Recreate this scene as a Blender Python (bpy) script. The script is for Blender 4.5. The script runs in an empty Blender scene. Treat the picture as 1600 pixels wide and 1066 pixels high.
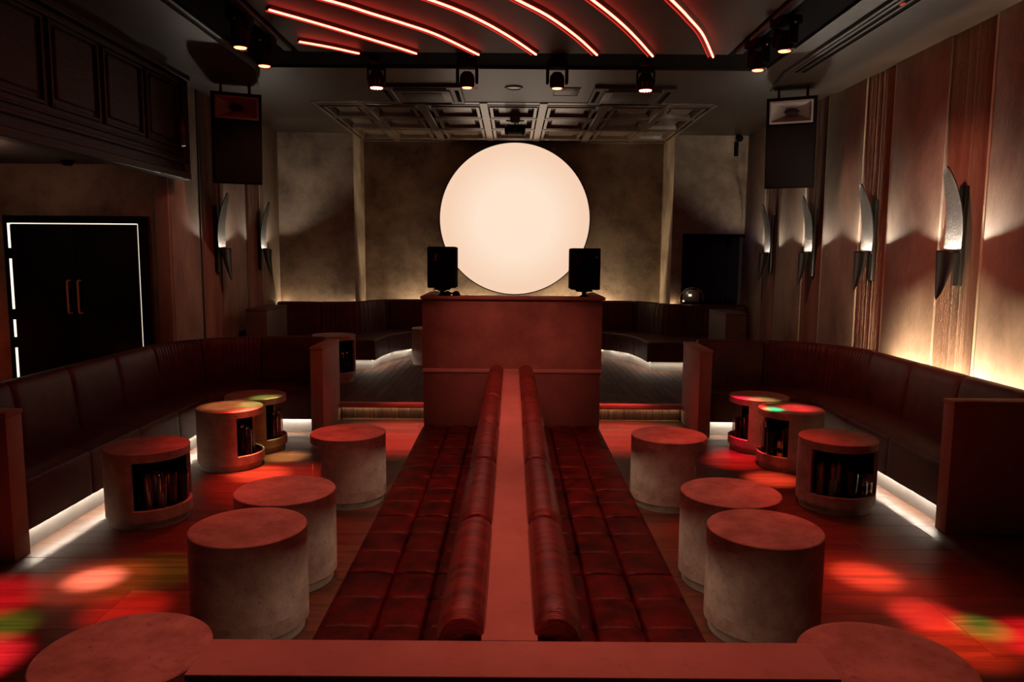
import bpy, bmesh, math, random
from mathutils import Vector, Matrix
random.seed(7)
PI = math.pi
C = bpy.context.scene.collection
sc = bpy.context.scene

# ------------------------------------------------------------------ camera, world, exposure
F_PX = 1170.0
PITCH = math.atan(133 / F_PX)
ROLL = math.radians(0.43)
cam_d = bpy.data.cameras.new('camera')
cam_d.sensor_fit = 'HORIZONTAL'
cam_d.sensor_width = 36.0
cam_d.lens = F_PX / 1600 * 36.0
cam_d.clip_start = 0.05
cam = bpy.data.objects.new('camera', cam_d)
C.objects.link(cam)
cam.matrix_world = (Matrix.Translation((0, 0, 1.61)) @ Matrix.Rotation(-math.atan(1 / F_PX), 4, 'Z')
                    @ Matrix.Rotation(PI / 2 - PITCH, 4, 'X') @ Matrix.Rotation(ROLL, 4, 'Z'))
sc.camera = cam
w = bpy.data.worlds.new('world')
sc.world = w
w.use_nodes = True
w.node_tree.nodes['Background'].inputs[0].default_value = (1.0, 0.62, 0.5, 1)
w.node_tree.nodes['Background'].inputs[1].default_value = 0.008
sc.view_settings.view_transform = 'Standard'
sc.view_settings.look = 'None'
sc.view_settings.exposure = 0.0
sc.view_settings.gamma = 1.0
sc.view_settings.use_curve_mapping = False
try:
    sc.cycles.use_denoising = True
    sc.cycles.max_bounces = 8
    sc.cycles.diffuse_bounces = 4
    sc.cycles.sample_clamp_indirect = 4.0
    sc.cycles.caustics_reflective = False
    sc.cycles.caustics_refractive = False
except Exception:
    pass

WARM = (1.0, 0.80, 0.58)
SCONCE = (1.0, 0.88, 0.70)


def aim(o, direction):
    o.rotation_euler = Vector(direction).to_track_quat('-Z', 'Y').to_euler()


def area(name, loc, direction, sx, sy, power, col, roll_axis=None, spread=PI):
    """sx runs along roll_axis (a world direction)."""
    d = bpy.data.lights.new(name, 'AREA')
    d.shape = 'RECTANGLE'
    d.size, d.size_y = sx, sy
    d.energy = power
    d.color = col
    d.spread = spread
    o = bpy.data.objects.new(name, d)
    C.objects.link(o)
    z = -Vector(direction).normalized()
    x = Vector(roll_axis or (1, 0, 0))
    x = (x - z * x.dot(z)).normalized()
    y = z.cross(x)
    m = Matrix((x, y, z)).transposed().to_4x4()
    m.translation = loc
    o.matrix_world = m
    return o


def spot(name, loc, target, power, col, deg, blend=1.0, radius=0.03):
    d = bpy.data.lights.new(name, 'SPOT')
    d.energy = power
    d.color = col
    d.spot_size = math.radians(deg)
    d.spot_blend = blend
    d.shadow_soft_size = radius
    o = bpy.data.objects.new(name, d)
    C.objects.link(o)
    o.location = loc
    aim(o, Vector(target) - Vector(loc))
    return o


def point(name, loc, power, col, radius=0.02):
    d = bpy.data.lights.new(name, 'POINT')
    d.energy = power
    d.color = col
    d.shadow_soft_size = radius
    o = bpy.data.objects.new(name, d)
    C.objects.link(o)
    o.location = loc
    return o


# moving-head beams (the lamps hang in the black lighting border above the floor), plus added washes
RED = (1.0, 0.03, 0.02)
PINK = (1.0, 0.05, 0.10)
SALM = (1.0, 0.20, 0.10)
GRN = (0.25, 1.0, 0.12)
for n_, loc_, tgt_, p_, c_, a_ in (
        # left floor
        ('beam', (-1.9, 3.55, 3.03), (-2.06, 3.56, 0), 8000, (1.0, 0.36, 0.30), 6.5),
        ('beam', (-1.9, 3.55, 3.03), (-2.04, 3.53, 0), 1100, (1.0, 0.17, 0.05), 13),
        ('beam', (-1.9, 3.55, 3.03), (-1.84, 3.64, 0), 180, (0.6, 1.0, 0.12), 12),
        ('beam', (-1.9, 3.05, 3.03), (-2.46, 3.33, 0), 2600, (1.0, 0.025, 0.06), 12),
        ('beam', (-1.9, 3.05, 3.03), (-2.16, 2.80, 0), 4600, (1.0, 0.035, 0.08), 10),
        ('beam', (-1.9, 3.05, 3.03), (-2.22, 3.07, 0), 700, (0.35, 1.0, 0.14), 8),
        ('beam', (-1.9, 3.05, 3.03), (-1.75, 3.24, 0), 1500, (1.0, 0.04, 0.03), 9),
        ('beam', (-1.9, 3.55, 3.03), (-1.7, 3.6, 0), 130, RED, 34),
        # left tables
        ('beam', (-1.89, 5.42, 3.02), (-1.85, 5.38, 0), 4200, (1.0, 0.13, 0.07), 10),
        ('beam', (-1.89, 5.92, 3.02), (-1.80, 5.85, 0), 2200, (1.0, 0.62, 0.25), 8),
        ('beam', (-1.89, 5.42, 3.02), (-1.70, 5.20, 0), 1300, (1.0, 0.05, 0.03), 22),
        ('beam', (-1.89, 5.42, 3.02), (-1.45, 4.5, 0), 190, RED, 34),
        ('beam', (-1.89, 5.92, 3.02), (-1.99, 5.70, 0.455), 280, (0.6, 1.0, 0.25), 7),
        ('beam', (-1.89, 5.92, 3.02), (-1.98, 5.97, 0.455), 200, (0.7, 1.0, 0.2), 7),
        ('beam', (-1.89, 5.92, 3.02), (-2.15, 5.65, 0.455), 260, (1.0, 0.35, 0.12), 12),
        # right floor
        ('beam', (1.88, 3.55, 3.03), (1.82, 3.66, 0), 4600, (1.0, 0.12, 0.07), 8),
        ('beam', (1.88, 3.55, 3.03), (1.80, 3.62, 0), 900, (1.0, 0.05, 0.03), 15),
        ('beam', (1.88, 3.05, 3.03), (1.90, 3.24, 0), 3200, (1.0, 0.06, 0.06), 7.5),
        ('beam', (1.88, 3.05, 3.03), (2.08, 3.13, 0), 1500, (0.3, 1.0, 0.15), 5.5),
        ('beam', (1.88, 3.05, 3.03), (2.30, 3.0, 0), 4200, (1.0, 0.02, 0.05), 10),
        ('beam', (1.88, 3.05, 3.03), (1.90, 2.98, 0), 1800, (1.0, 0.08, 0.03), 10),
        ('beam', (1.88, 3.55, 3.03), (1.72, 3.6, 0), 190, RED, 34),
        # right tables
        ('beam', (1.86, 5.42, 3.02), (1.92, 5.33, 0), 4200, (1.0, 0.11, 0.06), 9),
        ('beam', (1.86, 5.42, 3.02), (1.78, 5.80, 0), 1900, (1.0, 0.03, 0.03), 11),
        ('beam', (1.86, 5.42, 3.02), (1.45, 4.5, 0), 190, RED, 34),
        ('beam', (1.86, 5.92, 3.02), (1.86, 6.00, 0.2), 2000, (1.0, 0.015, 0.06), 10),
        ('beam', (1.86, 5.42, 3.02), (2.02, 5.66, 0.455), 1100, (0.03, 1.0, 0.40), 4.2),
        ('beam', (1.86, 5.92, 3.02), (2.22, 5.70, 0.455), 700, (1.0, 0.05, 0.05), 8),
        ('beam', (1.86, 5.92, 3.02), (2.05, 6.02, 0.455), 330, (1.0, 0.8, 0.25), 7),
        # added red washes without fixtures, for bench tops, booth front and side walls
        ('wash', (0.62, 4.10, 3.15), (0.62, 4.20, 0), 72, (1.0, 0.17, 0.115), 72),
        ('wash', (-0.62, 4.10, 3.15), (-0.62, 4.20, 0), 72, (1.0, 0.17, 0.115), 72),
        ('wash', (0.62, 3.10, 3.15), (0.62, 3.20, 0), 60, (1.0, 0.17, 0.115), 72),
        ('wash', (-0.62, 3.10, 3.15), (-0.62, 3.20, 0), 60, (1.0, 0.17, 0.115), 72),
        ('wash', (0.62, 1.75, 3.15), (0.62, 1.85, 0), 90, (1.0, 0.17, 0.115), 54),
        ('wash', (-0.62, 1.75, 3.15), (-0.62, 1.85, 0), 90, (1.0, 0.17, 0.115), 54),
        ('wash', (0.0, 2.1, 3.15), (0.0, 5.35, 0.95), 170, (1.0, 0.20, 0.14), 22),
        ('wash', (1.7, 5.0, 3.15), (3.2, 5.7, 1.45), 95, (1.0, 0.27, 0.17), 62),
        ('wash', (1.7, 6.6, 3.15), (3.2, 7.9, 1.4), 40, (1.0, 0.40, 0.27), 62),
        ('wash', (-1.7, 6.6, 3.15), (-3.2, 8.1, 1.2), 45, (1.0, 0.42, 0.28), 62),
        # LED pars over the gap beside the booth
        ('par_beam', (1.16, 6.76, 3.02), (1.02, 6.62, 0), 1900, (1.0, 0.07, 0.055), 30),
        ('par_beam', (-1.19, 6.76, 3.02), (-0.98, 6.55, 0), 1900, (1.0, 0.07, 0.055), 30),
):
    spot(n_, loc_, tgt_, p_, c_, a_)

# ------------------------------------------------------------------ materials


def new_mat(name):
    m = bpy.data.materials.new(name)
    m.use_nodes = True
    nt = m.node_tree
    return m, nt, nt.nodes['Principled BSDF']


def N(nt, kind, **kw):
    n = nt.nodes.new(kind)
    for k, v in kw.items():
        if k in n.inputs:
            n.inputs[k].default_value = v
        else:
            setattr(n, k, v)
    return n


def mottled(name, c1, c2, scale=3.0, rough=0.7, bump=0.15, fine=60.0, stretch=(1, 1, 1), spots=0.0, rnd=0.0, spec=0.4, grain=None):
    m, nt, b = new_mat(name)
    L = nt.links.new
    tc = N(nt, 'ShaderNodeTexCoord')
    mp = N(nt, 'ShaderNodeMapping')
    mp.inputs['Scale'].default_value = stretch
    L(tc.outputs['Object'], mp.inputs['Vector'])
    vec = mp.outputs['Vector']
    if rnd:
        oi = N(nt, 'ShaderNodeObjectInfo')
        ad = N(nt, 'ShaderNodeVectorMath', operation='ADD')
        sc_ = N(nt, 'ShaderNodeVectorMath', operation='SCALE')
        cb = N(nt, 'ShaderNodeCombineXYZ')
        L(oi.outputs['Random'], cb.inputs[0])
        L(oi.outputs['Random'], cb.inputs[1])
        L(cb.outputs[0], sc_.inputs[0])
        sc_.inputs['Scale'].default_value = 37.0
        L(vec, ad.inputs[0])
        L(sc_.outputs[0], ad.inputs[1])
        vec = ad.outputs[0]
    n1 = N(nt, 'ShaderNodeTexNoise', Scale=scale, Detail=8.0, Roughness=0.65)
    L(vec, n1.inputs['Vector'])
    cr = N(nt, 'ShaderNodeValToRGB')
    cr.color_ramp.elements[0].position = 0.36
    cr.color_ramp.elements[1].position = 0.64
    cr.color_ramp.elements[0].color = (*c1, 1)
    cr.color_ramp.elements[1].color = (*c2, 1)
    L(n1.outputs['Fac'], cr.inputs['Fac'])
    col = cr.outputs['Color']
    n2 = N(nt, 'ShaderNodeTexNoise', Scale=fine, Detail=4.0)
    L(vec, n2.inputs['Vector'])
    if spots:
        n3 = N(nt, 'ShaderNodeTexNoise', Scale=scale * 5, Detail=5.0, Roughness=0.7)
        L(vec, n3.inputs['Vector'])
        c3 = N(nt, 'ShaderNodeValToRGB')
        c3.color_ramp.elements[0].position = 0.30
        c3.color_ramp.elements[1].position = 0.42
        c3.color_ramp.elements[0].color = (1 - spots,) * 3 + (1,)
        c3.color_ramp.elements[1].color = (1, 1, 1, 1)
        L(n3.outputs['Fac'], c3.inputs['Fac'])
        mx = N(nt, 'ShaderNodeMix', data_type='RGBA', blend_type='MULTIPLY')
        mx.inputs['Factor'].default_value = 1.0
        L(col, mx.inputs['A'])
        L(c3.outputs['Color'], mx.inputs['B'])
        col = mx.outputs['Result']
    if rnd:
        hs = N(nt, 'ShaderNodeHueSaturation')
        mr = N(nt, 'ShaderNodeMapRange')
        mr.inputs['To Min'].default_value = 1 - rnd
        mr.inputs['To Max'].default_value = 1 + rnd
        L(oi.outputs['Random'], mr.inputs['Value'])
        L(mr.outputs[0], hs.inputs['Value'])
        L(col, hs.inputs['Color'])
        col = hs.outputs['Color']
    L(col, b.inputs['Base Color'])
    b.inputs['Roughness'].default_value = rough
    b.inputs['Specular IOR Level'].default_value = spec
    if bump:
        bp = N(nt, 'ShaderNodeBump', Strength=bump, Distance=0.01)
        ma = N(nt, 'ShaderNodeMath', operation='ADD')
        L(n1.outputs['Fac'], ma.inputs[0])
        L(n2.outputs['Fac'], ma.inputs[1])
        L(ma.outputs[0], bp.inputs['Height'])
        L(bp.outputs[0], b.inputs['Normal'])
    return m


def plain(name, c, rough=0.5, metal=0.0, spec=0.5):
    m, nt, b = new_mat(name)
    b.inputs['Base Color'].default_value = (*c, 1)
    b.inputs['Roughness'].default_value = rough
    b.inputs['Metallic'].default_value = metal
    b.inputs['Specular IOR Level'].default_value = spec
    return m


def emit(name, c, s=1.0):
    m, nt, b = new_mat(name)
    b.inputs['Base Color'].default_value = (0, 0, 0, 1)
    b.inputs['Emission Color'].default_value = (*c, 1)
    b.inputs['Emission Strength'].default_value = s
    return m


def glassy(name, c, rough=0.03):
    m, nt, b = new_mat(name)
    b.inputs['Base Color'].default_value = (*c, 1)
    b.inputs['Roughness'].default_value = rough
    b.inputs['Transmission Weight'].default_value = 1.0
    b.inputs['IOR'].default_value = 1.45
    return m


M = {}
M['plaster'] = mottled('wall_plaster', (0.13, 0.086, 0.062), (0.34, 0.255, 0.19), 2.0, 0.75, 0.25, 45, spots=0.25)
M['panel'] = mottled('panel_plaster', (0.17, 0.118, 0.088), (0.37, 0.285, 0.225), 1.7, 0.6, 0.25, 40, stretch=(1, 1, 0.55), spots=0.15)
M['rib'] = mottled('ribbed_plaster', (0.19, 0.115, 0.083), (0.31, 0.215, 0.158), 2.4, 0.65, 0.5, 90, stretch=(1, 3, 0.35), spots=0.2)
M['brass'] = plain('brass', (0.62, 0.56, 0.40), 0.40, 0.25)
M['ceil'] = mottled('ceiling_paint', (0.031, 0.019, 0.014), (0.043, 0.027, 0.020), 1.5, 0.42, 0.1, 30)
M['coffer'] = mottled('coffer_paint', (0.085, 0.058, 0.044), (0.13, 0.09, 0.07), 5, 0.24, 0.08, 50, spots=0.3, spec=0.8)
M['black'] = plain('black_paint', (0.007, 0.006, 0.006), 0.8, 0.0, 0.02)
M['blackmetal'] = plain('black_metal', (0.02, 0.018, 0.018), 0.38, 0.3)
M['dark'] = plain('dark_interior', (0.018, 0.014, 0.013), 0.7)
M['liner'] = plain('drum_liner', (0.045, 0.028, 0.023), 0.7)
M['concrete'] = mottled('drum_concrete', (0.29, 0.205, 0.17), (0.47, 0.365, 0.315), 7, 0.68, 0.2, 130, spots=0.45, rnd=0.06)
M['cap'] = mottled('cap_microcement', (0.36, 0.25, 0.21), (0.45, 0.33, 0.28), 3.0, 0.6, 0.08, 80, spots=0.15)
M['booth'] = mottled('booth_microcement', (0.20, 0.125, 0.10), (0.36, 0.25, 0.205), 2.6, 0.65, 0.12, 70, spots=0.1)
M['part'] = mottled('partition_microcement', (0.30, 0.20, 0.165), (0.38, 0.27, 0.225), 2.2, 0.65, 0.1, 70)
M['brownpanel'] = mottled('brown_panel', (0.07, 0.042, 0.032), (0.10, 0.062, 0.048), 3, 0.6, 0.1, 60)
M['plinth'] = mottled('plinth_white', (0.25, 0.235, 0.22), (0.30, 0.28, 0.26), 5, 0.7, 0.05, 60)
M['leather_red'] = mottled('oxblood_leather', (0.010, 0.0015, 0.0015), (0.090, 0.006, 0.004), 11, 0.42, 0.2, 160, rnd=0.12, spec=0.28)
M['bolster'] = mottled('creased_oxblood_leather', (0.07, 0.010, 0.008), (0.19, 0.030, 0.022), 5, 0.27, 0.45, 60, stretch=(0.7, 4.5, 0.7), rnd=0.1, spec=0.7)
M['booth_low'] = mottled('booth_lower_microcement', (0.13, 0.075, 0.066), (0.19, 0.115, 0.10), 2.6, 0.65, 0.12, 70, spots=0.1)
M['leather_dark'] = mottled('dark_brown_leather', (0.048, 0.010, 0.007), (0.088, 0.022, 0.014), 8, 0.42, 0.25, 170, rnd=0.1)
M['curtain'] = plain('midnight_curtain', (0.02, 0.018, 0.035), 0.9)
M['grille'] = mottled('speaker_grille', (0.006, 0.005, 0.005), (0.011, 0.009, 0.008), 200, 0.95, 0.3, 400, spec=0.05)
M['horn'] = plain('horn_grey', (0.26, 0.22, 0.20), 0.5)
M['darkwood'] = mottled('dark_stained_wood', (0.015, 0.010, 0.008), (0.028, 0.017, 0.013), 4, 0.55, 0.2, 60, stretch=(1, 0.2, 1))
M['hammered'] = mottled('hammered_iron', (0.018, 0.0155, 0.014), (0.055, 0.049, 0.044), 70, 0.5, 0.7, 180)
M['gold'] = plain('worn_gold', (0.80, 0.47, 0.22), 0.35, 0.35)
M['door'] = plain('door_black', (0.005, 0.004, 0.004), 0.7, 0.0, 0.12)
M['offwhite'] = plain('off_white_plastic', (0.5, 0.45, 0.42), 0.5)
M['grey'] = plain('grey_metal', (0.25, 0.23, 0.24), 0.45, 0.4)
M['glass'] = glassy('clear_glass', (0.95, 0.95, 0.95))
M['amber'] = glassy('amber_glass', (0.95, 0.38, 0.08), 0.08)
M['blackglass'] = plain('black_glass', (0.01, 0.009, 0.009), 0.12)
M['wax'] = plain('orange_wax', (0.6, 0.16, 0.04), 0.5)
M['can'] = plain('printed_can', (0.55, 0.33, 0.10), 0.25, 0.8)
M['can2'] = plain('blue_grey_can', (0.22, 0.26, 0.32), 0.25, 0.8)
M['drink'] = glassy('dark_drink', (0.35, 0.06, 0.03), 0.1)
M['led'] = emit('warm_led', (1.0, 0.82, 0.62), 6.0)
M['led_step'] = emit('step_led', (1.0, 0.74, 0.45), 6.0)
M['led_door'] = emit('door_gap_light', (1.0, 0.86, 0.66), 1.6)
M['strip'] = emit('red_neon', (17.0, 1.1, 0.72), 1.0)
M['strip_side'] = plain('dark_channel', (0.10, 0.05, 0.04), 0.6)
M['strip_edge'] = emit('neon_lit_edge', (0.42, 0.015, 0.01), 1.0)  # neon's red light on the fin edge, put in as emission
M['lens'] = emit('lamp_lens', (8.0, 1.25, 0.55), 1.0)
M['pixel'] = emit('led_pixel', (6.0, 1.3, 1.1), 1.0)
M['halo'] = emit('lens_rim_glow', (0.55, 0.04, 0.015), 1.0)
M['screen'] = emit('lit_display', (1.0, 0.88, 0.70), 1.0)
M['ledwhite'] = emit('indicator', (0.8, 0.75, 0.65), 1.0)
M['orangeled'] = emit('orange_indicator', (0.9, 0.35, 0.2), 0.6)

# wood for the floors
def wood(name, dark, light, axis, rough, rnd=0.22):
    m, nt, b = new_mat(name)
    L = nt.links.new
    tc = N(nt, 'ShaderNodeTexCoord')
    oi = N(nt, 'ShaderNodeObjectInfo')
    mp = N(nt, 'ShaderNodeMapping')
    s = [26.0, 26.0, 26.0]
    s[axis] = 1.6
    mp.inputs['Scale'].default_value = s
    L(tc.outputs['Object'], mp.inputs['Vector'])
    cb = N(nt, 'ShaderNodeCombineXYZ')
    mu = N(nt, 'ShaderNodeMath', operation='MULTIPLY')
    mu.inputs[1].default_value = 91.0
    L(oi.outputs['Random'], mu.inputs[0])
    L(mu.outputs[0], cb.inputs[0])
    L(mu.outputs[0], cb.inputs[1])
    ad = N(nt, 'ShaderNodeVectorMath', operation='ADD')
    L(mp.outputs[0], ad.inputs[0])
    L(cb.outputs[0], ad.inputs[1])
    n1 = N(nt, 'ShaderNodeTexNoise', Scale=1.0, Detail=6.0, Roughness=0.6, Distortion=1.2)
    L(ad.outputs[0], n1.inputs['Vector'])
    cr = N(nt, 'ShaderNodeValToRGB')
    cr.color_ramp.elements[0].position = 0.33
    cr.color_ramp.elements[1].position = 0.68
    cr.color_ramp.elements[0].color = (*dark, 1)
    cr.color_ramp.elements[1].color = (*light, 1)
    L(n1.outputs['Fac'], cr.inputs['Fac'])
    hs = N(nt, 'ShaderNodeHueSaturation')
    mr = N(nt, 'ShaderNodeMapRange')
    mr.inputs['To Min'].default_value = 1 - rnd
    mr.inputs['To Max'].default_value = 1 + rnd
    L(oi.outputs['Random'], mr.inputs['Value'])
    L(mr.outputs[0], hs.inputs['Value'])
    L(cr.outputs[0], hs.inputs['Color'])
    L(hs.outputs[0], b.inputs['Base Color'])
    b.inputs['Roughness'].default_value = rough
    bp = N(nt, 'ShaderNodeBump', Strength=0.12, Distance=0.004)
    L(n1.outputs['Fac'], bp.inputs['Height'])
    L(bp.outputs[0], b.inputs['Normal'])
    return m


M['floorwood'] = wood('oak_floor', (0.042, 0.016, 0.008), (0.105, 0.046, 0.025), 0, 0.40)
M['parquet'] = wood('dark_parquet', (0.045, 0.017, 0.008), (0.115, 0.047, 0.024), 1, 0.75, 0.35)
M['parquet'].node_tree.nodes['Principled BSDF'].inputs['Specular IOR Level'].default_value = 0.12
M['riserwood'] = wood('riser_board', (0.045, 0.022, 0.013), (0.15, 0.08, 0.048), 2, 0.55, 0.45)


# lightbox diffuser: an even warm panel a little dimmer and pinker towards its rim (backlit acrylic)
def disc_mat():
    m, nt, b = new_mat('lightbox_diffuser')
    L = nt.links.new
    tc = N(nt, 'ShaderNodeTexCoord')
    ln = N(nt, 'ShaderNodeVectorMath', operation='LENGTH')
    L(tc.outputs['Object'], ln.inputs[0])
    cr = N(nt, 'ShaderNodeValToRGB')
    e = cr.color_ramp.elements
    e[0].position, e[0].color = 0.55, (1.0, 0.78, 0.60, 1)
    e[1].position, e[1].color = 1.09, (0.93, 0.64, 0.46, 1)
    L(ln.outputs['Value'], cr.inputs['Fac'])
    b.inputs['Base Color'].default_value = (0, 0, 0, 1)
    b.inputs['Roughness'].default_value = 0.6
    L(cr.outputs[0], b.inputs['Emission Color'])
    b.inputs['Emission Strength'].default_value = 1.0
    return m


M['disc'] = disc_mat()

# ------------------------------------------------------------------ helpers


def obj(name, bm, mat, parent=None, smooth=False, loc=None):
    me = bpy.data.meshes.new(name)
    bmesh.ops.recalc_face_normals(bm, faces=bm.faces[:])
    bm.to_mesh(me)
    bm.free()
    if smooth:
        me.polygons.foreach_set('use_smooth', [True] * len(me.polygons))
        try:
            me.set_sharp_from_angle(angle=math.radians(38))
        except Exception:
            pass
    if isinstance(mat, str):
        mat = M[mat]
    me.materials.append(mat)
    o = bpy.data.objects.new(name, me)
    C.objects.link(o)
    if parent is not None:
        o.parent = parent
    if loc is not None:
        o.location = loc
    return o


def thing(name, label, cat, loc=(0, 0, 0), rz=0.0, group=None):
    o = bpy.data.objects.new(name, None)
    o.empty_display_size = 0.1
    C.objects.link(o)
    o.location = loc
    o.rotation_euler = (0, 0, rz)
    o['label'] = label
    o['category'] = cat
    if group:
        o['group'] = group
    return o


def tag(o, label, cat, group=None):
    o['label'] = label
    o['category'] = cat
    if group:
        o['group'] = group
    return o


def struct(o, label=None):
    o['kind'] = 'structure'
    if label:
        o['label'] = label
    return o


def dup(src, parent=None, loc=None, mats=None):
    c = src.copy()
    C.objects.link(c)
    c.parent = parent
    if loc is not None:
        c.location = loc
    for ch in [x for x in src.children]:
        dup(ch, c)
    return c


def add_box(bm, x0, x1, y0, y1, z0, z1, bevel=0.0, seg=2):
    vs = [bm.verts.new((x, y, z)) for x in (x0, x1) for y in (y0, y1) for z in (z0, z1)]
    f = [(0, 1, 3, 2), (4, 6, 7, 5), (0, 4, 5, 1), (2, 3, 7, 6), (0, 2, 6, 4), (1, 5, 7, 3)]
    fs = [bm.faces.new([vs[i] for i in q]) for q in f]
    if bevel:
        es = list({e for q in fs for e in q.edges})
        bmesh.ops.bevel(bm, geom=es, offset=bevel, segments=seg, affect='EDGES', profile=0.5)


def box(name, x0, x1, y0, y1, z0, z1, mat, parent=None, bevel=0.0, seg=2):
    bm = bmesh.new()
    add_box(bm, min(x0, x1), max(x0, x1), min(y0, y1), max(y0, y1), min(z0, z1), max(z0, z1), bevel, seg)
    return obj(name, bm, mat, parent, smooth=bool(bevel))


def add_lathe(bm, prof, n=32, center=(0, 0, 0), a0=0.0, a1=2 * PI, closed=True):
    """prof: list of (r, z) going along the outline; closed joins last to first."""
    full = abs((a1 - a0) - 2 * PI) < 1e-6
    k = n if full else n + 1
    rings = []
    for i in range(k):
        a = a0 + (a1 - a0) * i / n
        rings.append([bm.verts.new((center[0] + r * math.cos(a), center[1] + r * math.sin(a), center[2] + z)) for r, z in prof])
    m = len(prof)
    for i in range(n):
        A, B = rings[i], rings[(i + 1) % k]
        for j in range(m if closed else m - 1):
            q = [A[j], B[j], B[(j + 1) % m], A[(j + 1) % m]]
            try:
                bm.faces.new(q)
            except ValueError:
                pass
    if not full and closed:
        bm.faces.new(rings[0])
        bm.faces.new(rings[-1][::-1])
    bmesh.ops.remove_doubles(bm, verts=bm.verts[:], dist=1e-5)


def lathe(name, prof, mat, parent=None, n=32, center=(0, 0, 0), a0=0.0, a1=2 * PI, closed=True, loc=None, smooth=True):
    bm = bmesh.new()
    add_lathe(bm, prof, n, center, a0, a1, closed)
    return obj(name, bm, mat, parent, smooth, loc)


def cyl_prof(r, z0, z1, bv=0.0):
    if bv:
        return [(0, z0), (r - bv, z0), (r, z0 + bv), (r, z1 - bv), (r - bv, z1), (0, z1)]
    return [(0, z0), (r, z0), (r, z1), (0, z1)]


def add_tube(bm, pts, r, n=8):
    """round tube through the points, capped"""
    rings = []
    pts = [Vector(p) for p in pts]
    for i, p in enumerate(pts):
        t = (pts[min(i + 1, len(pts) - 1)] - pts[max(i - 1, 0)]).normalized()
        up = Vector((0, 0, 1)) if abs(t.z) < 0.9 else Vector((1, 0, 0))
        a = t.cross(up).normalized()
        b = t.cross(a)
        rr = r[i] if isinstance(r, (list, tuple)) else r
        rings.append([bm.verts.new(p + a * rr * math.cos(2 * PI * k / n) + b * rr * math.sin(2 * PI * k / n)) for k in range(n)])
    for A, B in zip(rings, rings[1:]):
        for k in range(n):
            bm.faces.new([A[k], A[(k + 1) % n], B[(k + 1) % n], B[k]])
    bm.faces.new(rings[0][::-1])
    bm.faces.new(rings[-1])


def tube(name, pts, r, mat, parent=None, n=8):
    bm = bmesh.new()
    add_tube(bm, pts, r, n)
    return obj(name, bm, mat, parent, smooth=True)


def add_prism(bm, poly, z0, z1):
    lo = [bm.verts.new((x, y, z0)) for x, y in poly]
    hi = [bm.verts.new((x, y, z1)) for x, y in poly]
    n = len(poly)
    for i in range(n):
        bm.faces.new([lo[i], lo[(i + 1) % n], hi[(i + 1) % n], hi[i]])
    a = bm.faces.new(lo[::-1])
    b = bm.faces.new(hi)
    return a, b


def prism(name, poly, z0, z1, mat, parent=None, bevel=0.0):
    bm = bmesh.new()
    add_prism(bm, poly, z0, z1)
    if bevel:
        bmesh.ops.recalc_face_normals(bm, faces=bm.faces[:])
        es = [e for e in bm.edges if len(e.link_faces) == 2 and abs(e.verts[0].co.z - e.verts[1].co.z) < 1e-6]
        bmesh.ops.bevel(bm, geom=es, offset=bevel, segments=3, affect='EDGES', profile=0.5)
    bm.normal_update()
    bmesh.ops.triangulate(bm, faces=[f for f in bm.faces if len(f.verts) > 4])
    return obj(name, bm, mat, parent, smooth=bool(bevel))


class Path:
    """a polyline on the floor plan with arc lengths; normal points to the LEFT of the direction of travel times side"""
    def __init__(self, pts, side):
        self.p = [Vector((x, y)) for x, y in pts]
        self.side = side
        self.s = [0.0]
        for a, b in zip(self.p, self.p[1:]):
            self.s.append(self.s[-1] + (b - a).length)
        self.n = []
        for i in range(len(self.p)):
            t = (self.p[min(i + 1, len(self.p) - 1)] - self.p[max(i - 1, 0)]).normalized()
            self.n.append(Vector((-t.y, t.x)) * side)
        self.len = self.s[-1]

    def at(self, s):
        s = max(0.0, min(self.len, s))
        for i in range(len(self.s) - 1):
            if s <= self.s[i + 1] + 1e-9:
                f = (s - self.s[i]) / max(1e-9, self.s[i + 1] - self.s[i])
                return self.p[i].lerp(self.p[i + 1], f), self.n[i].lerp(self.n[i + 1], f).normalized()
        return self.p[-1], self.n[-1]

    def curved(self, s):
        return (self.at(s - 0.06)[1] - self.at(s + 0.06)[1]).length > 0.02


def arc_path(pts_in, radii, n=12):
    """round the corners of an open polyline"""
    out = [Vector(pts_in[0])]
    for i in range(1, len(pts_in) - 1):
        P, A, B, r = Vector(pts_in[i]), Vector(pts_in[i - 1]), Vector(pts_in[i + 1]), radii[i - 1]
        a, b = (A - P).normalized(), (B - P).normalized()
        ang = a.angle(b)
        if r <= 0:
            out.append(P)
            continue
        d = r / math.tan(ang / 2)
        p0, p1 = P + a * d, P + b * d
        c = P + (a + b).normalized() * (r / math.sin(ang / 2))
        v0, v1 = p0 - c, p1 - c
        sw = v0.angle(v1)
        sgn = 1 if (v0.x * v1.y - v0.y * v1.x) > 0 else -1
        for k in range(n + 1):
            t = sgn * sw * k / n
            out.append(c + Vector((v0.x * math.cos(t) - v0.y * math.sin(t), v0.x * math.sin(t) + v0.y * math.cos(t))))
    out.append(Vector(pts_in[-1]))
    # densify straight runs
    res = [out[0]]
    for a, b in zip(out, out[1:]):
        k = max(1, int((b - a).length / 0.12))
        for j in range(1, k + 1):
            res.append(a.lerp(b, j / k))
    return [(v.x, v.y) for v in res]


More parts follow.
